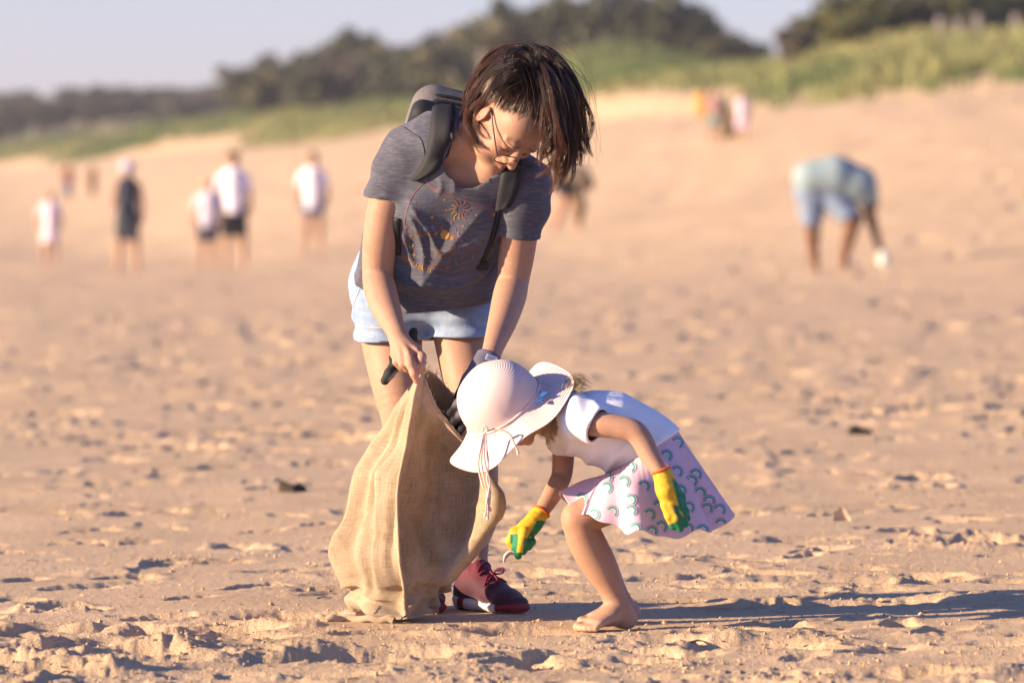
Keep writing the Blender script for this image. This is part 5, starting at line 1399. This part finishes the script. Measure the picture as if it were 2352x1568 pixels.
RBW = [(1531, 1042), (1555, 1079), (1448, 1068), (1394, 1093), (1394, 1116), (1434, 1102), (1479, 1112), (1450, 1143), (1450, 1168), (1407, 1170), (1365, 1177), (1492, 1177), (1460, 1209), (1519, 1205), (1497, 1216),
       (1580, 1210), (1614, 1213), (1656, 1199), (1582, 1161), (1598, 1085), (1589, 1100), (1608, 1127), (1624, 1164), (1629, 1146), (1653, 1166), (1556, 1012), (1563, 1122), (1513, 1158), (1337, 1141)]
qv, qf, qc = [], [], []
rr_ = random.Random(9)
for (cu_, cv_) in RBW:
    rot = -.75 + rr_.uniform(-.2, .2) + (.35 if cu_ > 1600 else 0)
    for (ra, rb, cl) in ((15.2, 13.0, (.28, .17, .36)), (13.0, 11.8, (.42, .42, .50)), (11.8, 7.4, (.035, .27, .19)), (7.4, 5.6, (.66, .66, .70))):
        a = np.linspace(-.35, math.pi + .35, 13); prev = None
        for x in a:
            pr = []
            for r_ in (ra, rb):
                lx, ly = r_ * math.cos(x), -r_ * math.sin(x) * .95; ux = cu_ + lx * math.cos(-rot) - ly * math.sin(-rot); vx = cv_ + 4 + lx * math.sin(-rot) + ly * math.cos(-rot)
                pr.append(hit(ux, vx, bvh_sk, .0009))
            if prev is not None and all(q is not None for q in pr + prev) and np.linalg.norm(pr[0] - prev[0]) < .03:
                o_ = len(qv); qv += [prev[0], pr[0], pr[1], prev[1]]; qc += [cl] * 4; qf.append([o_, o_ + 1, o_ + 2, o_ + 3])
            prev = pr
link('rainbow_print', mesh_np('rainbow_print', np.array(qv), np.array(qf), False, np.array(qc)), M_PRINT, skirt)

# yellow and green gloves with orange cuffs
M_RUBBER = tinted('yellow_green_glove', .65, .45, 420, 0, .3, .22, 70)
M_ORANGE = simple('orange_cuff', (.62, .12, .015), .7)
YEL, GRN = np.array([.58, .37, .025]), np.array([.012, .17, .08])
ng = vol_of([(chain(pts((1517, 1078, -.800), (1526, 1100, -.800), (1532, 1122, -.802)), [.0215, .0225, .026]), .01),
             ([ecap(P(1530, 1118, -.800), P(1545, 1160, -.800), np.array([.95, 0, .3]), (.025, .018), (.027, .016))], .012),
             (chain(pts((1528, 1160, -.805), (1537, 1184, -.808), (1546, 1208, -.800)), rp(10.5, 10, 8.6)), .005),
             (chain(pts((1541, 1162, -.808), (1553, 1190, -.810), (1562, 1213, -.800)), rp(10.5, 10, 8.6)), .005),
             (chain(pts((1554, 1158, -.800), (1566, 1184, -.800), (1573, 1203, -.790)), rp(10.2, 9.6, 8.4)), .005),
             (chain(pts((1562, 1150, -.790), (1573, 1174, -.785), (1578, 1190, -.775)), rp(9.6, 9, 8)), .005),
             (chain(pts((1548, 1118, -.785), (1562, 1142, -.765), (1567, 1166, -.760)), rp(12, 11, 9.5)), .008)], .0027)
ng.plane(P(1517, 1080, -.800), (-.35, 0, .93), .002)
def ngc(V_, N_):
    u = V_[:, 0] / PX * Y0 / V_[:, 1] + 1176; v = (CAM_H - V_[:, 2]) / PX * Y0 / V_[:, 1] + 452
    w = np.maximum(sstep(11, 15, u - 1530 - (v - 1100) * .27) * sstep(1096, 1106, v) * (v < 1172), sstep(.15, .45, N_[:, 0]) * (v >= 1160)); w = np.maximum(w, sstep(.1, .4, N_[:, 1]) * (v > 1100))
    w = np.maximum(w, sstep(1196, 1203, v + (u - 1550) * .35)); return YEL * (1 - w[:, None]) + GRN * w[:, None]
gA, _, _ = from_vol('glove', ng, M_RUBBER, girl, 1, ngc)
def cuff(c, d, r, par):
    d = nrm(d); a = nrm(np.cross(d, [.2, 1, .1])); b = np.cross(d, a); t = np.linspace(0, 2 * math.pi, 33)
    ring = np.array([c + r * (math.cos(x) * a + math.sin(x) * b) for x in t]); v, f = tube_mesh([(ring, np.full(33, .0035))], 7); link('glove_cuff', mesh_np('glove_cuff', v, f), M_ORANGE, par)
cuff(P(1518, 1079, -.80), P(1526, 1100, -.70) - P(1517, 1078, -.70), .0215, gA)
fg = vol_of([(chain(pts((1244, 1173, -.52), (1230, 1193, -.528), (1214, 1212, -.535)), [.0215, .0215, .024]), .01),
             ([ecap(P(1222, 1204, -.535), P(1188, 1228, -.545), np.array([.5, -.4, .75]), (.024, .019), (.026, .019))], .012),
             (chain(pts((1180, 1222, -.555), (1173, 1242, -.56), (1181, 1262, -.545), (1189, 1268, -.53)), rp(10.5, 10.5, 9.5, 8.5)), .005),
             (chain(pts((1190, 1232, -.565), (1186, 1256, -.57), (1190, 1276, -.56)), rp(10.5, 10, 8.4)), .005),
             (chain(pts((1205, 1222, -.57), (1198, 1246, -.58), (1193, 1266, -.575)), rp(11.5, 10.5, 8.6)), .006),
             (chain(pts((1200, 1232, -.545), (1208, 1252, -.56), (1202, 1266, -.55)), rp(10, 9.5, 8)), .005),
             (chain(pts((1210, 1228, -.53), (1221, 1243, -.545), (1214, 1256, -.54)), rp(9.5, 9, 8)), .005)], .0027)
fd = nrm(P(1244, 1173, -.52) - P(1230, 1193, -.528)); fg.plane(P(1244, 1173, -.52), fd, .002)
def fgc(V_, N_):
    u = V_[:, 0] / PX * Y0 / V_[:, 1] + 1176; v = (CAM_H - V_[:, 2]) / PX * Y0 / V_[:, 1] + 452
    strip = (np.abs(u - 1199 + (v - 1232) * .16) < 7) & (v < 1268)
    g_ = ((v > 1226) & (u < 1190) & (u > 1172 + (v - 1240) * .12)) | ((v > 1236) & (u >= 1198)) | (v > 1264) | ((u > 1222 + (1215 - v) * .6) & (v > 1196) & (N_[:, 0] > .3)); g_ = g_ & ~strip
    w = g_.astype(float)[:, None]; return YEL * (1 - w) + GRN * w
gB, _, _ = from_vol('glove', fg, M_RUBBER, girl, 1, fgc)
cuff(P(1243.5, 1174, -.52), fd, .0215, gB)

# sun hat
hu = nrm([-.56, -.36, .75]); hf = np.array([-.80, -.05, -.52]); hf = nrm(hf - hu * (hf @ hu)); hs = np.cross(hu, hf)
HB_ = P(1160, 937, -.60)
prof = [(0, .112), (.022, .111), (.045, .106), (.066, .095), (.082, .077), (.092, .055), (.096, .032), (.097, .012), (.100, .000)]   # (radius, height): closed crown
prof = crom([(a, b, 0) for a, b in prof], 26)[:, :2]
br = [(.102, -.004), (.113, -.011), (.130, -.018), (.149, -.025), (.166, -.031)]
br = crom([(a, b, 0) for a, b in br], 16)[1:, :2]
PRF = np.concatenate([prof, br]); nh_ = 120; V_ = []
for k, (r_, hgt) in enumerate(PRF):
    for a in np.linspace(0, 2 * math.pi, nh_, endpoint=False):
        ca, sa = math.cos(a), math.sin(a); e = max(0, (r_ - .102) / .064) if k >= len(prof) - 1 else 0
        wave = e ** 1.2 * (.014 * math.sin(2 * a + .6) + .014 * math.sin(3 * a + 2.2) + .007 * math.sin(5 * a + 1))
        drop = -.014 * e ** 1.2 * max(0, ca) ** 2 + .010 * e * max(0, -ca) ** 2 * (.4 + .6 * sstep(-.5, .2, sa)) - .016 * e * max(0, -sa)
        rr2 = r_ * (1 + .06 * abs(ca)) if k < len(prof) else r_ * (1 + .06 * abs(ca)) + e * (.010 * max(0, ca))
        V_.append(HB_ + hf * rr2 * ca + hs * rr2 * sa + hu * (hgt + wave + drop))
V_ = np.array(V_).reshape(len(PRF), nh_, 3)
V_ = V_ + (.0045 * wob(V_[..., 0], V_[..., 1], V_[..., 2], 24, 61) + .002 * wob(V_[..., 0], V_[..., 1], V_[..., 2], 60, 62))[..., None] * hu
I = np.arange(len(PRF) * nh_).reshape(len(PRF), nh_); J = np.roll(I, -1, 1); Fh = np.stack([I[:-1], J[:-1], J[1:], I[1:]], -1).reshape(-1, 4)
du = np.gradient(V_, axis=0); dv = np.roll(V_, -1, 1) - np.roll(V_, 1, 1); NH = np.cross(du, dv); NH /= np.linalg.norm(NH, axis=2)[..., None] + 1e-9
if ((V_ - HB_) * NH).sum() < 0: NH = -NH
NH[0] = hu
o = I.size; uvh = np.stack([np.repeat(np.linspace(0, 1, nh_)[None], len(PRF), 0), np.repeat(np.concatenate([[0], np.cumsum(np.linalg.norm(np.diff(PRF, axis=0), axis=1))])[:, None], nh_, 1)], -1).reshape(-1, 2)
s = Sh('pale_pink_straw')
uvn = s.n('ShaderNodeTexCoord').outputs['UV']; sx_ = s.n('ShaderNodeSeparateXYZ'); s.l(uvn, sx_.inputs[0])
mm = s.n('ShaderNodeMath', operation='MULTIPLY'); s.l(sx_.outputs[1], mm.inputs[0]); mm.inputs[1].default_value = 2 * math.pi / .0058
sn = s.n('ShaderNodeMath', operation='SINE'); s.l(mm.outputs[0], sn.inputs[0])
mr = s.n('ShaderNodeMapRange'); mr.inputs[1].default_value = -1; mr.inputs[2].default_value = 1; s.l(sn.outputs[0], mr.inputs[0])
nz = s.noise(420, 2)
ad = s.n('ShaderNodeMath', operation='ADD'); s.l(mr.outputs[0], ad.inputs[0]); s.l(nz, ad.inputs[1])
s.base(s.mix(.55, (.62, .49, .48), s.ramp(ad.outputs[0], [(.2, (.72, .66, .66)), (.6, (1, 1, 1)), (1.0, (1.05, 1.03, 1.03))]), 'MULTIPLY'))
s.rough(.85); s.bump(ad.outputs[0], .6, .0015); M_STRAW = s.m
hat = link('sun_hat', mesh_np('sun_hat', np.concatenate([V_.reshape(-1, 3), (V_ - NH * .0022).reshape(-1, 3)]), np.concatenate([Fh[:, ::-1], Fh + o, np.stack([I[-1], J[-1], J[-1] + o, I[-1] + o], -1)]), True, None, None, np.concatenate([uvh, uvh])), M_STRAW, girl)
M_CORD = simple('pale_cord', (.66, .50, .46), .8)
def hat_pt(a, r_, h_): ca, sa = math.cos(a), math.sin(a); return HB_ + hf * r_ * (1 + .06 * abs(ca)) * ca + hs * r_ * sa + hu * h_
bandc = np.array([hat_pt(a, .0995, .006) for a in np.linspace(0, 2 * math.pi, 64)])
tubes = [(bandc, np.full(64, .0030))]
kn = P(1112, 995, -.735)
for pl_ in (((1112, 995, -.735), (1108, 1030, -.75), (1106, 1062, -.745), (1112, 1100, -.74), (1120, 1135, -.74), (1122, 1180, -.74)),
            ((1113, 995, -.735), (1112, 1035, -.752), (1115, 1070, -.748), (1125, 1105, -.745), (1118, 1150, -.745), (1116, 1172, -.745)),
            ((1115, 995, -.735), (1118, 1030, -.75), (1122, 1066, -.748), (1119, 1100, -.745), (1126, 1130, -.742), (1124, 1160, -.742)),
            ((1110, 995, -.735), (1104, 1028, -.75), (1099, 1060, -.745), (1102, 1090, -.74), (1110, 1120, -.74)),
            ((1116, 990, -.735), (1142, 985, -.748), (1170, 996, -.752), (1182, 1020, -.75), (1188, 1032, -.75)), ((1112, 995, -.735), (1120, 985, -.75), (1112, 978, -.75), (1108, 990, -.74))):
    tubes.append((crom(pts(*pl_), 24), np.full(24, .0024)))
v, f = tube_mesh(tubes, 6); link('hat_cord', mesh_np('hat_cord', v, f), M_CORD, hat)
for e_ in ((1122, 1182, -.74), (1116, 1174, -.745), (1188, 1032, -.75), (1124, 1162, -.742)):
    tt_ = [(crom([P(*e_), P(*e_) + np.array([rr_.uniform(-.004, .004), rr_.uniform(-.003, .003), -.012])], 4), np.array([.002, .003, .0035, .003]))]
    v, f = tube_mesh(tt_, 6); link('cord_tassel', mesh_np('cord_tassel', v, f), M_CORD, hat)
M_BLUE = simple('blue_bow', (.02, .09, .30), .7)
best = min(np.linspace(0, 2 * math.pi, 200), key=lambda a: (lambda p: abs(p[0] - P(1236, 892, 0)[0]) + abs(p[2] - P(1236, 892, 0)[2]) + (0 if p[1] < HB_[1] else 1))(hat_pt(a, .118, .0)))
bp_ = hat_pt(best, .122, .0); e1_ = nrm(hat_pt(best + .1, .12, 0) - hat_pt(best - .1, .12, 0)); e2_ = nrm(hat_pt(best, .14, -.012) - hat_pt(best, .11, 0)); e3_ = np.cross(e1_, e2_); e3_ = e3_ if e3_[1] < 0 else -e3_
for sg in (1, -1):
    c = bp_ + e3_ * .003
    quad_part('bow_loop', [c + e1_ * .002 * sg - e2_ * .004, c + e1_ * .016 * sg - e2_ * .012 + e3_ * .003, c + e1_ * .017 * sg + e2_ * .012 + e3_ * .003, c + e1_ * .002 * sg + e2_ * .004], M_BLUE, hat, .0015)

# fair hair: pony tail behind the hat and loose strands round the neck
BL, BT = (.36, .25, .12), (.60, .45, .26)
bl = strands([pts((1302, 912, -.60), (1310, 898, -.60), (1322, 880, -.60), (1345, 882, -.60), (1358, 886, -.60)), pts((1302, 914, -.63), (1310, 904, -.64), (1320, 888, -.64), (1340, 890, -.63), (1350, 900, -.63)),
              pts((1302, 912, -.57), (1310, 896, -.57), (1325, 874, -.58), (1348, 878, -.58), (1372, 888, -.59))], 170, (.007, .010, .009), .0006, (BL, BT), 71, 14, 3, 10, .008, .5)
bl2 = strands([pts((1288, 908, -.66), (1286, 930, -.675), (1280, 955, -.675), (1268, 985, -.665), (1262, 1012, -.66)), pts((1276, 940, -.66), (1272, 960, -.67), (1258, 985, -.665), (1244, 1005, -.655)),
               pts((1272, 950, -.65), (1268, 970, -.66), (1270, 992, -.655), (1275, 1018, -.65)), pts((1280, 925, -.52), (1278, 950, -.50), (1268, 990, -.50), (1255, 1012, -.51))], 420, (.007, .010, .008), .0007, (BL, BT), 72, 14, 3, 14, .006, .5)
gcap = Vol(GC - .13, GC + .13, .004).add(ell(HG(0, -.009, -.006), (.067, .082, .073), GR), .01); gcap.plane(HG(0, .04, 0), gfw * .9 - gup * .45, .01)
gcV, gcF = gcap.mesh(1)
gcc = np.repeat(np.array([BL]), len(gcV), 0); bl3 = merge([bl, bl2])
ghair = link('hair', mesh_np('hair', gcV, gcF, True, gcc), M_BLOND, girl)
setp(link('hair_strands', mesh_np('hair_strands', bl3[0], bl3[1], True, bl3[2]), M_BLOND, ghair), kind='stuff')

# the feather she has picked up, and small things lying on the sand
M_FEA = simple('feather', (.46, .36, .32), .7, .25, 200)
fe = crom(pts((1190, 1270, -.57), (1172, 1266, -.57), (1160, 1276, -.575), (1156, 1292, -.58)), 24)
fv, ff = [], []
t_f = np.gradient(fe, axis=0); t_f /= np.linalg.norm(t_f, axis=1)[:, None]; sid = np.cross(t_f, [0, 1, 0]); wd_ = .0085 * np.sin(np.linspace(0.05, 1, 24) * math.pi) ** .7
for k_ in range(24): fv += [fe[k_] + sid[k_] * wd_[k_] + [0, .002, 0], fe[k_] + [0, -.0012, 0], fe[k_] - sid[k_] * wd_[k_] * .5 + [0, .002, 0], fe[k_] + [0, .002, 0]]
for k_ in range(23):
    for j_ in range(4): a_, b_ = 4 * k_ + j_, 4 * k_ + (j_ + 1) % 4; ff.append([a_, b_, b_ + 4, a_ + 4])
feather = empty('feather', fe[8], 'small brown and white feather pinched in the girl gloved fingers above the sand', 'feather')
link('vane', mesh_np('vane', np.array(fv), np.array(ff)), M_FEA, feather)
v, f = tube_mesh([(fe - np.array([0, .002, 0]), np.linspace(.0014, .0005, 24))], 5); link('quill', mesh_np('quill', v, f), M_TAG, feather)
M_TWIG = simple('dry_twig', (.20, .14, .085), .9, .3, 60)
def twig(u0, v0, u1, v1, r_, lab):
    def gp(u, v):
        y = CAM_H * FPX / (v - 452); x = (u - 1176) / FPX * y; return np.array([x, y, surf_z(x, y) + r_ * .8])
    a, b = gp(u0, v0), gp(u1, v1); m_ = (a + b) / 2 + np.array([0, 0, r_]); c = crom([a, m_, b], 14); v, f = tube_mesh([(c, r_ * np.linspace(1, .5, 14))], 6)
    setp(link('twig', mesh_np('twig', v, f), M_TWIG), lab, 'twig', 'twigs lying on the sand')
twig(1172, 1294, 1214, 1297, .004, 'flat dry twig lying on the sand just below the girl gloved reaching hand')
twig(728, 1374, 752, 1371, .0022, 'thin dark twig lying on the sand left of the burlap sack')
twig(1590, 1486, 1618, 1482, .003, 'short dark twig lying on the sand right of the girl bare foot')
def lump(u, v, rx, rz, mat, name, lab, cat, sd=1):
    y = CAM_H * FPX / (v - 452); x = (u - 1176) / FPX * y; z = surf_z(x, y); vv = Vol((x - rx * 1.6, y - rx * 1.6, z - .02), (x + rx * 1.6, y + rx * 1.6, z + rz * 2.2), rx / 9)
    vv.add(ell((x, y, z + rz * .4), (rx, rx * .8, rz)), .01); vv.warp(lambda D, X, Y, Z: D + rx * .22 * wob(X - x, Y - y, Z - z, 3.2 / rx, sd))
    o_, _, _ = from_vol(name, vv, mat, None); setp(o_, lab, cat)
M_WEED = simple('dry_seaweed', (.045, .035, .022), .9, .4, 60, .5, 90)
lump(676, 1122, .05, .022, M_WEED, 'seaweed_clump', 'dark clump of dry seaweed on the sand to the left of the sack', 'seaweed', 3)
lump(1978, 1010, .05, .02, M_WEED, 'seaweed_clump', 'dark clump of seaweed on the sand below the bending man', 'seaweed', 4)
M_SHELL = simple('pale_shell', (.62, .46, .33), .6)
def shell(u, v):
    y = CAM_H * FPX / (v - 452); x = (u - 1176) / FPX * y; z = surf_z(x, y); pv = []
    for k_ in range(9):
        a = -1 + k_ / 4; pv += [(x + .030 * a, y + .006 * (1 - a * a), z + .05 * (1 - abs(a)) ** .8), (x + .034 * a, y + .02, z - .01)]
    fcs = [[2 * k_, 2 * k_ + 1, 2 * k_ + 3, 2 * k_ + 2] for k_ in range(8)]; pv2 = [(a, b - .012, c) for a, b, c in pv]; n_ = len(pv)
    setp(link('shell_fragment', mesh_np('shell_fragment', np.array(pv + pv2), np.array(fcs + [[q + n_ for q in r_[::-1]] for r_ in fcs])), M_SHELL), 'pale pointed shell fragment standing in the sand right of the skirt', 'shell')
shell(1934, 1212)

# flecks of dry weed scattered over the beach (stuff)
fk = []; rf_ = np.random.default_rng(77)
for i in range(90):
    y = 12.2 * (45 / 12.2) ** rf_.random(); x = y * rf_.uniform(-.095, .095)
    if abs(x) < .45 and 13.6 < y < 14.7: continue
    L_ = rf_.uniform(.006, .028); an = rf_.uniform(0, 6.28); z = surf_z(x, y) + .002
    p0 = np.array([x, y, z]); dv_ = np.array([math.cos(an), math.sin(an), rf_.uniform(-.05, .2)]) * L_
    fk.append((crom([p0 - dv_, p0 + rf_.normal(0, L_ * .15, 3) * [1, 1, .3] + [0, 0, .002], p0 + dv_], 6), rf_.uniform(.0008, .0022) * np.array([.5, 1, 1, 1, .8, .4])))
v, f = tube_mesh(fk, 5); setp(link('weed_flecks', mesh_np('weed_flecks', v, f), M_WEED), 'dark flecks of dry weed scattered on the sand', kind='stuff')

# ================================================================ people far behind on the beach
_mats = {}
def cmat(name, col):
    k = (name,) + tuple(col)
    if k not in _mats: _mats[k] = simple(name, col, .85, .08, 6)
    return _mats[k]
SK1, SK2, SKD = (.40, .235, .155), (.40, .22, .14), (.17, .085, .05)
GRP = 'people cleaning up along the beach behind'
class Fig:
    def __init__(s, u, vf, label, skin=SK1):
        ys = np.linspace(30, 330, 6000); z, _ = terrain_base((u - 1176) / FPX * ys, ys); v = 452 + (CAM_H - z) * FPX / ys
        s.y = ys[np.argmax(v < vf)]; s.dy = s.y - Y0; s.m = s.y / FPX; s.h = s.m * 2.9; s.skin = skin
        s.root = empty('person', P(u, vf, s.dy), label, 'person', GRP)
    def p(s, u, v, d=0.0): return P(u, v, s.dy + d)
    def part(s, name, chains, col, k=.03, plane=None):
        v = vol_of([(chain([s.p(*q) for q in pp], [r * s.m for r in rr]), k) for pp, rr in chains], s.h, .06)
        if plane: v.plane(s.p(*plane[0]), plane[1], .01)
        return from_vol(name, v, cmat(name, col), s.root)
def stander(u, vh, vf, label, shirt, short, hair, skin=SK1, sleeve=True, w=1.0, lean=0.0, short_len=.20, shirt_bottom=.50, arms=((-1, .52, .9), (1, .52, .9)), feet=.045, hat=None, dress=False):
    f = Fig(u, vf, label, skin); L = vf - vh; X = lambda a, t: u + a * L * w + lean * L * (1 - t); V = lambda t: vh + t * L
    hw = .072
    body = [([(X(0, .06), V(.065)), (X(0, .11), V(.105))], [.058 * L, .048 * L]), ([(X(0, .11), V(.11)), (X(0, .2), V(.2))], [.032 * L, .05 * L]),
            ([(X(-.06, .215), V(.215)), (X(.06, .215), V(.215))], [.04 * L, .04 * L]), ([(X(0, .22), V(.22)), (X(0, .38), V(.38)), (X(0, .50), V(.50))], [.075 * L, .068 * L, .082 * L])]
    for sg in (-1, 1):
        body.append(([(X(sg * .05, .50), V(.50)), (X(sg * (.05 + feet * .3), .72), V(.72)), (X(sg * (.05 + feet * .35), .80), V(.80), .02), (X(sg * (.05 + feet * .5), .97), V(.965)), (X(sg * (.05 + feet * .6), .99), V(.985), -.06)], [.062 * L, .042 * L, .036 * L, .022 * L, .018 * L]))
    for sg, e, d in arms:
        body.append(([(X(sg * .10, .21), V(.215)), (X(sg * .135, .36), V(.36)), (X(sg * .135, e), V(e), -.1 * (1 - d) * 3)], [.035 * L, .028 * L, .02 * L]))
    f.part('body', body, skin, .012)
    sh = [([(X(0, .20), V(.205)), (X(0, .36), V(.36)), (X(0, shirt_bottom), V(shirt_bottom))], [.083 * L, .083 * L, .095 * L if not dress else .115 * L]), ([(X(-.075, .215), V(.215)), (X(.075, .215), V(.215))], [.046 * L, .046 * L])]
    if sleeve:
        for sg in (-1, 1): sh.append(([(X(sg * .095, .215), V(.22)), (X(sg * .128, .31), V(.31))], [.045 * L, .038 * L]))
    f.part('shirt' if not dress else 'dress', sh, shirt, .02, ((u, V(shirt_bottom) + .03 * L), (0, 0, -1)))
    if short is not None:
        so = [([(X(0, .46), V(.46)), (X(0, .51), V(.51))], [.085 * L, .09 * L])]
        for sg in (-1, 1): so.append(([(X(sg * .045, .50), V(.50)), (X(sg * .055, .50 + short_len), V(.50 + short_len))], [.07 * L, .06 * L]))
        f.part('shorts', so, short, .02, ((u, V(.50 + short_len)), (0, 0, -1)))
    f.part('hair', [([(X(0, .05), V(.052), .02), (X(0, .10), V(.10), .05)], [.061 * L, .045 * L])], hair, .02)
    if hat is not None: f.part('hat', [([(X(0, .03), V(.035)), (X(0, .045), V(.05))], [.062 * L, .066 * L]), ([(X(-.07, .06), V(.06)), (X(.07, .06), V(.06))], [.02 * L, .02 * L])], hat, .02)
    return f
WHT, LAV, BLK, NAVY = (.78, .72, .80), (.58, .52, .62), (.015, .015, .018), (.03, .035, .06)
stander(115, 438, 615, 'child in a short pale pink dress standing leftmost on the beach', (.78, .60, .68), None, (.30, .24, .17), dress=True, shirt_bottom=.64, arms=((-1, .56, 1), (1, .5, .7)))
stander(293, 372, 627, 'person in dark navy tank top and dark shorts with pale cap, left group', NAVY, (.05, .055, .07), (.10, .08, .08), sleeve=False, hat=(.50, .46, .56), short_len=.2, feet=.09, w=.92, arms=((-1, .42, .2), (1, .55, 1)))
stander(474, 410, 625, 'smaller person in lilac tee and dark shorts left of the man in white', LAV, (.06, .06, .075), (.36, .28, .20), feet=.05, w=1.05, short_len=.17, lean=.03)
stander(540, 348, 618, 'tallest man in white tee and black shorts, left of centre', WHT, BLK, (.012, .009, .008), feet=.05, w=1.0, short_len=.22, arms=((-1, .46, .6), (1, .5, .9)), lean=-.02)
stander(718, 350, 585, 'woman in long white top and denim shorts standing between man and backpacker', WHT, (.10, .15, .24), (.16, .11, .06), feet=.05, short_len=.12, shirt_bottom=.52)
stander(156, 374, 464, 'tiny far person in dark red top and blue trousers', (.24, .05, .04), (.10, .13, .22), (.05, .03, .02), SK2, short_len=.36)
stander(212, 376, 460, 'tiny far person in brown clothes right of the one in red', (.16, .09, .03), (.14, .09, .045), (.05, .03, .02), SK2, short_len=.32)
stander(1641, 200, 336, 'far person in pinkish top and green shorts wearing a yellow pack', (.42, .25, .23), (.16, .30, .26), (.28, .17, .12), SK1, short_len=.16)
stander(1704, 210, 332, 'far child in lilac white clothes at the foot of the dunes', (.72, .56, .66), (.74, .58, .66), (.45, .36, .30), SK1, short_len=.22)
# the yellow pack and the brown sack of the far pair
yf_ = Fig(1668, 322, 'tmp'); bpy.data.objects.remove(yf_.root)
def far_thing(name, chains, col, label, cat, u, vf):
    f = Fig(u, vf, label); f.root.name = name; f.root['category'] = cat; del f.root['group']; return f
f = Fig(1612, 334, 'yellow orange pack hanging on the back of the far person in pink'); bpy.data.objects.remove(f.root)
v = vol_of([(chain([f.p(1611, 228), f.p(1613, 258)], [17 * f.m, 15 * f.m]), .03)], f.h, .06); setp(from_vol('yellow_pack', v, cmat('yellow_pack', (.52, .28, .06)))[0], 'yellow orange pack carried at the side of the far person in pink', 'pack')
v = vol_of([(chain([f.p(1672, 258), f.p(1674, 292), f.p(1673, 318)], [9 * f.m, 17 * f.m, 15 * f.m]), .03)], f.h, .06); setp(from_vol('brown_sack', v, cmat('brown_sack', (.12, .085, .045)))[0], 'dark brown sack held between the two far people near the dunes', 'sack')
# dark haired person stooping behind the woman's hair
f = Fig(1318, 532, 'person stooping with dark shorts, half hidden behind the bent woman hair', SK1)
f.part('body', [([(1290, 408), (1300, 440), (1290, 480), (1272, 528)], [18, 15, 11, 7]), ([(1312, 440), (1325, 480), (1330, 528)], [15, 11, 7]), ([(1310, 395), (1335, 405)], [22, 20]), ([(1340, 410), (1336, 455), (1328, 495)], [9, 7, 6])], SK1, .03)
f.part('shirt', [([(1300, 398), (1336, 404)], [26, 23])], (.30, .24, .16), .03)
f.part('shorts', [([(1290, 415), (1298, 440)], [21, 18]), ([(1300, 420), (1312, 442)], [20, 17])], (.02, .022, .03), .03)
f.part('hair', [([(1352, 418), (1354, 426)], [13, 11])], (.10, .07, .045), .03)
v = vol_of([(chain([f.p(1334, 440, -.1), f.p(1334, 470, -.1), f.p(1328, 498, -.1)], [7 * f.m, 13 * f.m, 12 * f.m]), .03)], f.h, .06); setp(from_vol('dark_sack', v, cmat('brown_sack', (.13, .09, .05)))[0], 'dark sack hanging from the person stooping behind the woman hair', 'sack')
# brown man bending over at the right
f = Fig(1900, 622, 'man in pale teal tee and denim shorts bending down at the right', SKD)
f.part('body', [([(1868, 452), (1866, 500), (1866, 550), (1870, 604)], [26, 21, 15, 10]), ([(1870, 604), (1876, 617, -.1)], [9, 8]), ([(1925, 460), (1962, 500, -.1), (1950, 545, -.05), (1936, 600)], [25, 20, 15, 10]), ([(1936, 600), (1942, 614, -.1)], [9, 8]),
                 ([(1865, 425), (1930, 415), (1980, 432)], [38, 38, 30]), ([(1985, 440), (2003, 510), (2022, 576)], [16, 12, 8]), ([(1980, 440), (1994, 462, .1)], [14, 22]), ([(2022, 576), (2030, 594)], [8, 8])], SKD, .03)
f.part('shirt', [([(1862, 412), (1920, 406), (1972, 424), (1988, 446)], [44, 48, 42, 30])], (.25, .33, .36), .04, ((1829, 430), (-1, 0, -.45)))
f.part('shorts', [([(1856, 440), (1880, 450)], [34, 33]), ([(1862, 452), (1864, 500)], [33, 27]), ([(1905, 450), (1950, 497, -.1)], [33, 27])], (.19, .25, .36), .03, ((1866, 523), (.25, 0, -1)))
f.part('hair', [([(1998, 456, .15), (2002, 470, .15)], [18, 16])], (.012, .01, .009), .03)
f.part('glove', [([(2027, 582, -.02), (2030, 600, -.02), (2030, 612, -.02)], [10, 13, 9])], (.60, .68, .62), .02)

# ---------------------------------------------------------------- the air: thin sea haze round the camera and the whole scene
hz_m = bpy.data.materials.new('sea_haze'); hz_m.use_nodes = True; hz_t = hz_m.node_tree
hz_t.nodes.remove(hz_t.nodes['Principled BSDF']); pv_ = hz_t.nodes.new('ShaderNodeVolumePrincipled')
pv_.inputs['Color'].default_value = (.86, .88, .95, 1); pv_.inputs['Density'].default_value = 0.00026; pv_.inputs['Anisotropy'].default_value = 0.2
hz_t.links.new(pv_.outputs[0], hz_t.nodes['Material Output'].inputs['Volume'])
hz = box_part('haze', (-6200, -900, -3.0), (6200, 1950, 40.0), hz_m, None, 0)
setp(hz, 'thin pale sea haze over the whole beach', kind='stuff')
